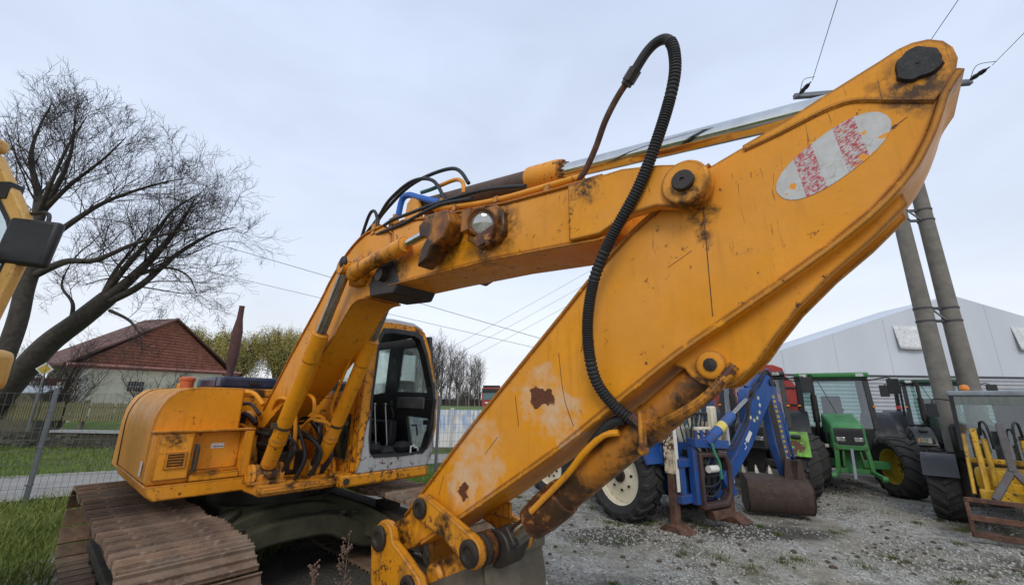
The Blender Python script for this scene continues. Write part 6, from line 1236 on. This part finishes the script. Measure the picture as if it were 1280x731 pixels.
# yellowing willows beyond the house
s = NT('willow_leaf'); s.col(s.mix(s.ramp(s.noise(.5, 4), .35, .65), (.46, .37, .11), (.30, .27, .085))); s.rough(.8); M['wleaf'] = s.m
def willow(label, base, h, w, seed):
    T = empty('willow_tree', base, 0, label, 'tree', 'yellowing trees beyond the house'); R = random.Random(seed); L = [(V3((0, 0, 0), (.1, 0, h * .18), (0, .1, h * .32)), .5, .35)]
    for k in range(9): a = 6.283 * k / 9 + R.uniform(-.2, .2); q = R.uniform(.45, 1); L.append((V3((0, 0, h * .3), (.3 * w * q * math.cos(a), .3 * w * q * math.sin(a), h * .62), (.62 * w * q * math.cos(a), .62 * w * q * math.sin(a), h * (.98 - .22 * q))), .2, .05))
    br, tips = grow(L, seed, levels=2, kids=(7, 6), rat=(.45, .5), rr=(.35, .4), spread=.9, up=.15, minr=.012); to_mesh(br[:1], 'trunk', M['bark'], T); to_mesh(br[1:], 'limbs', M['twig'], T, .02)
    g = np.random.default_rng(seed); V = []; k = 0
    for t in tips:
        for _ in range(4):
            p = np.array(t) + g.normal(0, .25, 3); n_ = int(g.integers(4, 11)); st = np.array([g.normal(0, .05), g.normal(0, .05), -.16])
            for i in range(n_):
                p = p + st + g.normal(0, .05, 3); a = g.normal(0, 1, 3); a /= np.linalg.norm(a); b = g.normal(0, 1, 3); V += [p, p + a * .17, p + a * .09 + b * .05]
    V = np.array(V); me = bpy.data.meshes.new('crown'); me.from_pydata(V.tolist(), [], np.arange(len(V)).reshape(-1, 3).tolist()); me.materials.append(M['wleaf']); o = bpy.data.objects.new('crown', me); COL.objects.link(o); o.parent = T
for lb, b, h, w, sd in (('yellow green tree right behind the house gable', (-35.5, 48, 0), 10.4, 5.2, 1), ('yellow green tree behind the rusty exhaust stack', (-30.6, 47, 0), 9.6, 4.2, 2), ('yellow green tree touching the excavator boom', (-27.3, 49, 0), 10.6, 4.4, 3)): willow(lb, b, h, w, sd)
# bare birches at the field edge
s = NT('birch_bark'); s.col(s.mix(s.ramp(s.noise(3, 4, stretch=(1, 1, 6)), .5, .6), (.30, .28, .26), (.06, .05, .05))); s.rough(.9); M['birch'] = s.m; M['btwig'] = plain('birch_twig', (.085, .065, .055), .95, 0, .3, 3)
BP = []
for k in range(3):
    R = random.Random(k); h = 8.0; L = [(V3((0, 0, 0), (.15, 0, h * .35), (R.uniform(-.3, .3), .1, h * .7), (R.uniform(-.4, .4), 0, h)), .11, .015)]
    br, _ = grow(L, 80 + k, levels=2, kids=(9, 11), rat=(.62, .5), rr=(.35, .5), spread=.75, up=.35, minr=.011, skip0=False); a = MB(); a.tube(br[0][0], br[0][1], 7); b = MB()
    for p, r in br[1:]: b.tube(p, r, 3)
    BP.append((a.mesh('trunk', M['birch']), b.mesh('crown', M['btwig'])))
R = random.Random(9)
for k in range(40):
    x = -17.0 + 13.2 * k / 39 + R.uniform(-.3, .3); y = 58 + R.uniform(-3, 6); sc_ = (1.05 - .30 * max(0, (x + 9.5) / 5.5)) * R.uniform(.82, 1.1); me = BP[k % 3]
    T = empty('birch_tree', (x, y, .2), R.uniform(0, 6), 'slender bare birch in the thicket beyond the field', 'tree', 'bare birches beyond the field'); T.scale = (sc_,) * 3
    inst(me[0], 'trunk', (0, 0, 0), parent=T); inst(me[1], 'crown', (0, 0, 0), parent=T)
# undergrowth that closes the thicket's foot, and the distant tree line
def brush(name, label, x0, x1, y0, y1, h, N, seed, col):
    g = np.random.default_rng(seed); V = []; F_ = []
    x = x0 + (x1 - x0) * g.random(N); y = y0 + (y1 - y0) * g.random(N); H = h * (.35 + .65 * g.random(N)) * (.75 + .25 * np.sin(x * .9 + seed)); dx, dy = g.normal(0, .35, N), g.normal(0, .2, N)
    P = np.stack([np.stack([x - .03, y, 0 * x], 1), np.stack([x + .03, y, 0 * x], 1), np.stack([x + dx, y + dy, H], 1)], 1).reshape(-1, 3)
    me = bpy.data.meshes.new(name); me.from_pydata(P.tolist(), [], np.arange(3 * N).reshape(-1, 3).tolist()); me.materials.append(plain(name + '_stems', col, .95, 0, .4, .7)); o = bpy.data.objects.new(name, me); COL.objects.link(o); tag(o, label, 'brush', kind='stuff')
brush('undergrowth', 'grey brown undergrowth at the foot of the birches', -19, 3, 56, 64, 3.6, 9000, 1, (.085, .07, .055))
brush('tree_line', 'low dark distant tree line along the horizon', -160, 120, 130, 150, 7.5, 16000, 2, (.075, .07, .062))
m = MB(); rh = random.Random(12); hx = [-40 + .5 * i for i in range(141)]; hv = []
for x in hx: t = 2.0 + rh.uniform(-.25, .3); w = rh.uniform(-.15, .15); hv += [(x, 65.6 + w, 0), (x, 65.5 + w, t * .6), (x, 65.8 + w, t), (x, 66.4 + w, t - .1), (x, 66.7 + w, t * .5), (x, 66.6, 0)]
m.add(hv, [(i * 6 + j, i * 6 + 6 + j, i * 6 + 7 + j, i * 6 + 1 + j) for i in range(140) for j in range(5)]); tag(m.obj('dark_hedge', plain('dark_hedge_green', (.03, .035, .022), .95, 0, .5, .6, .5, .2)), 'long dark clipped hedge behind the birches', 'hedge')
for p, h, sd, lb in (((-.98, 2.75, 0), 1.16, 1, 'tall dry weed nearest the bucket linkage'), ((-1.10, 2.62, 0), 1.05, 2, 'feathery dry weed in front of the undercarriage'), ((-1.62, 2.75, 0), .86, 3, 'short dry weed between the tracks')): weed(p, h, sd, lb)
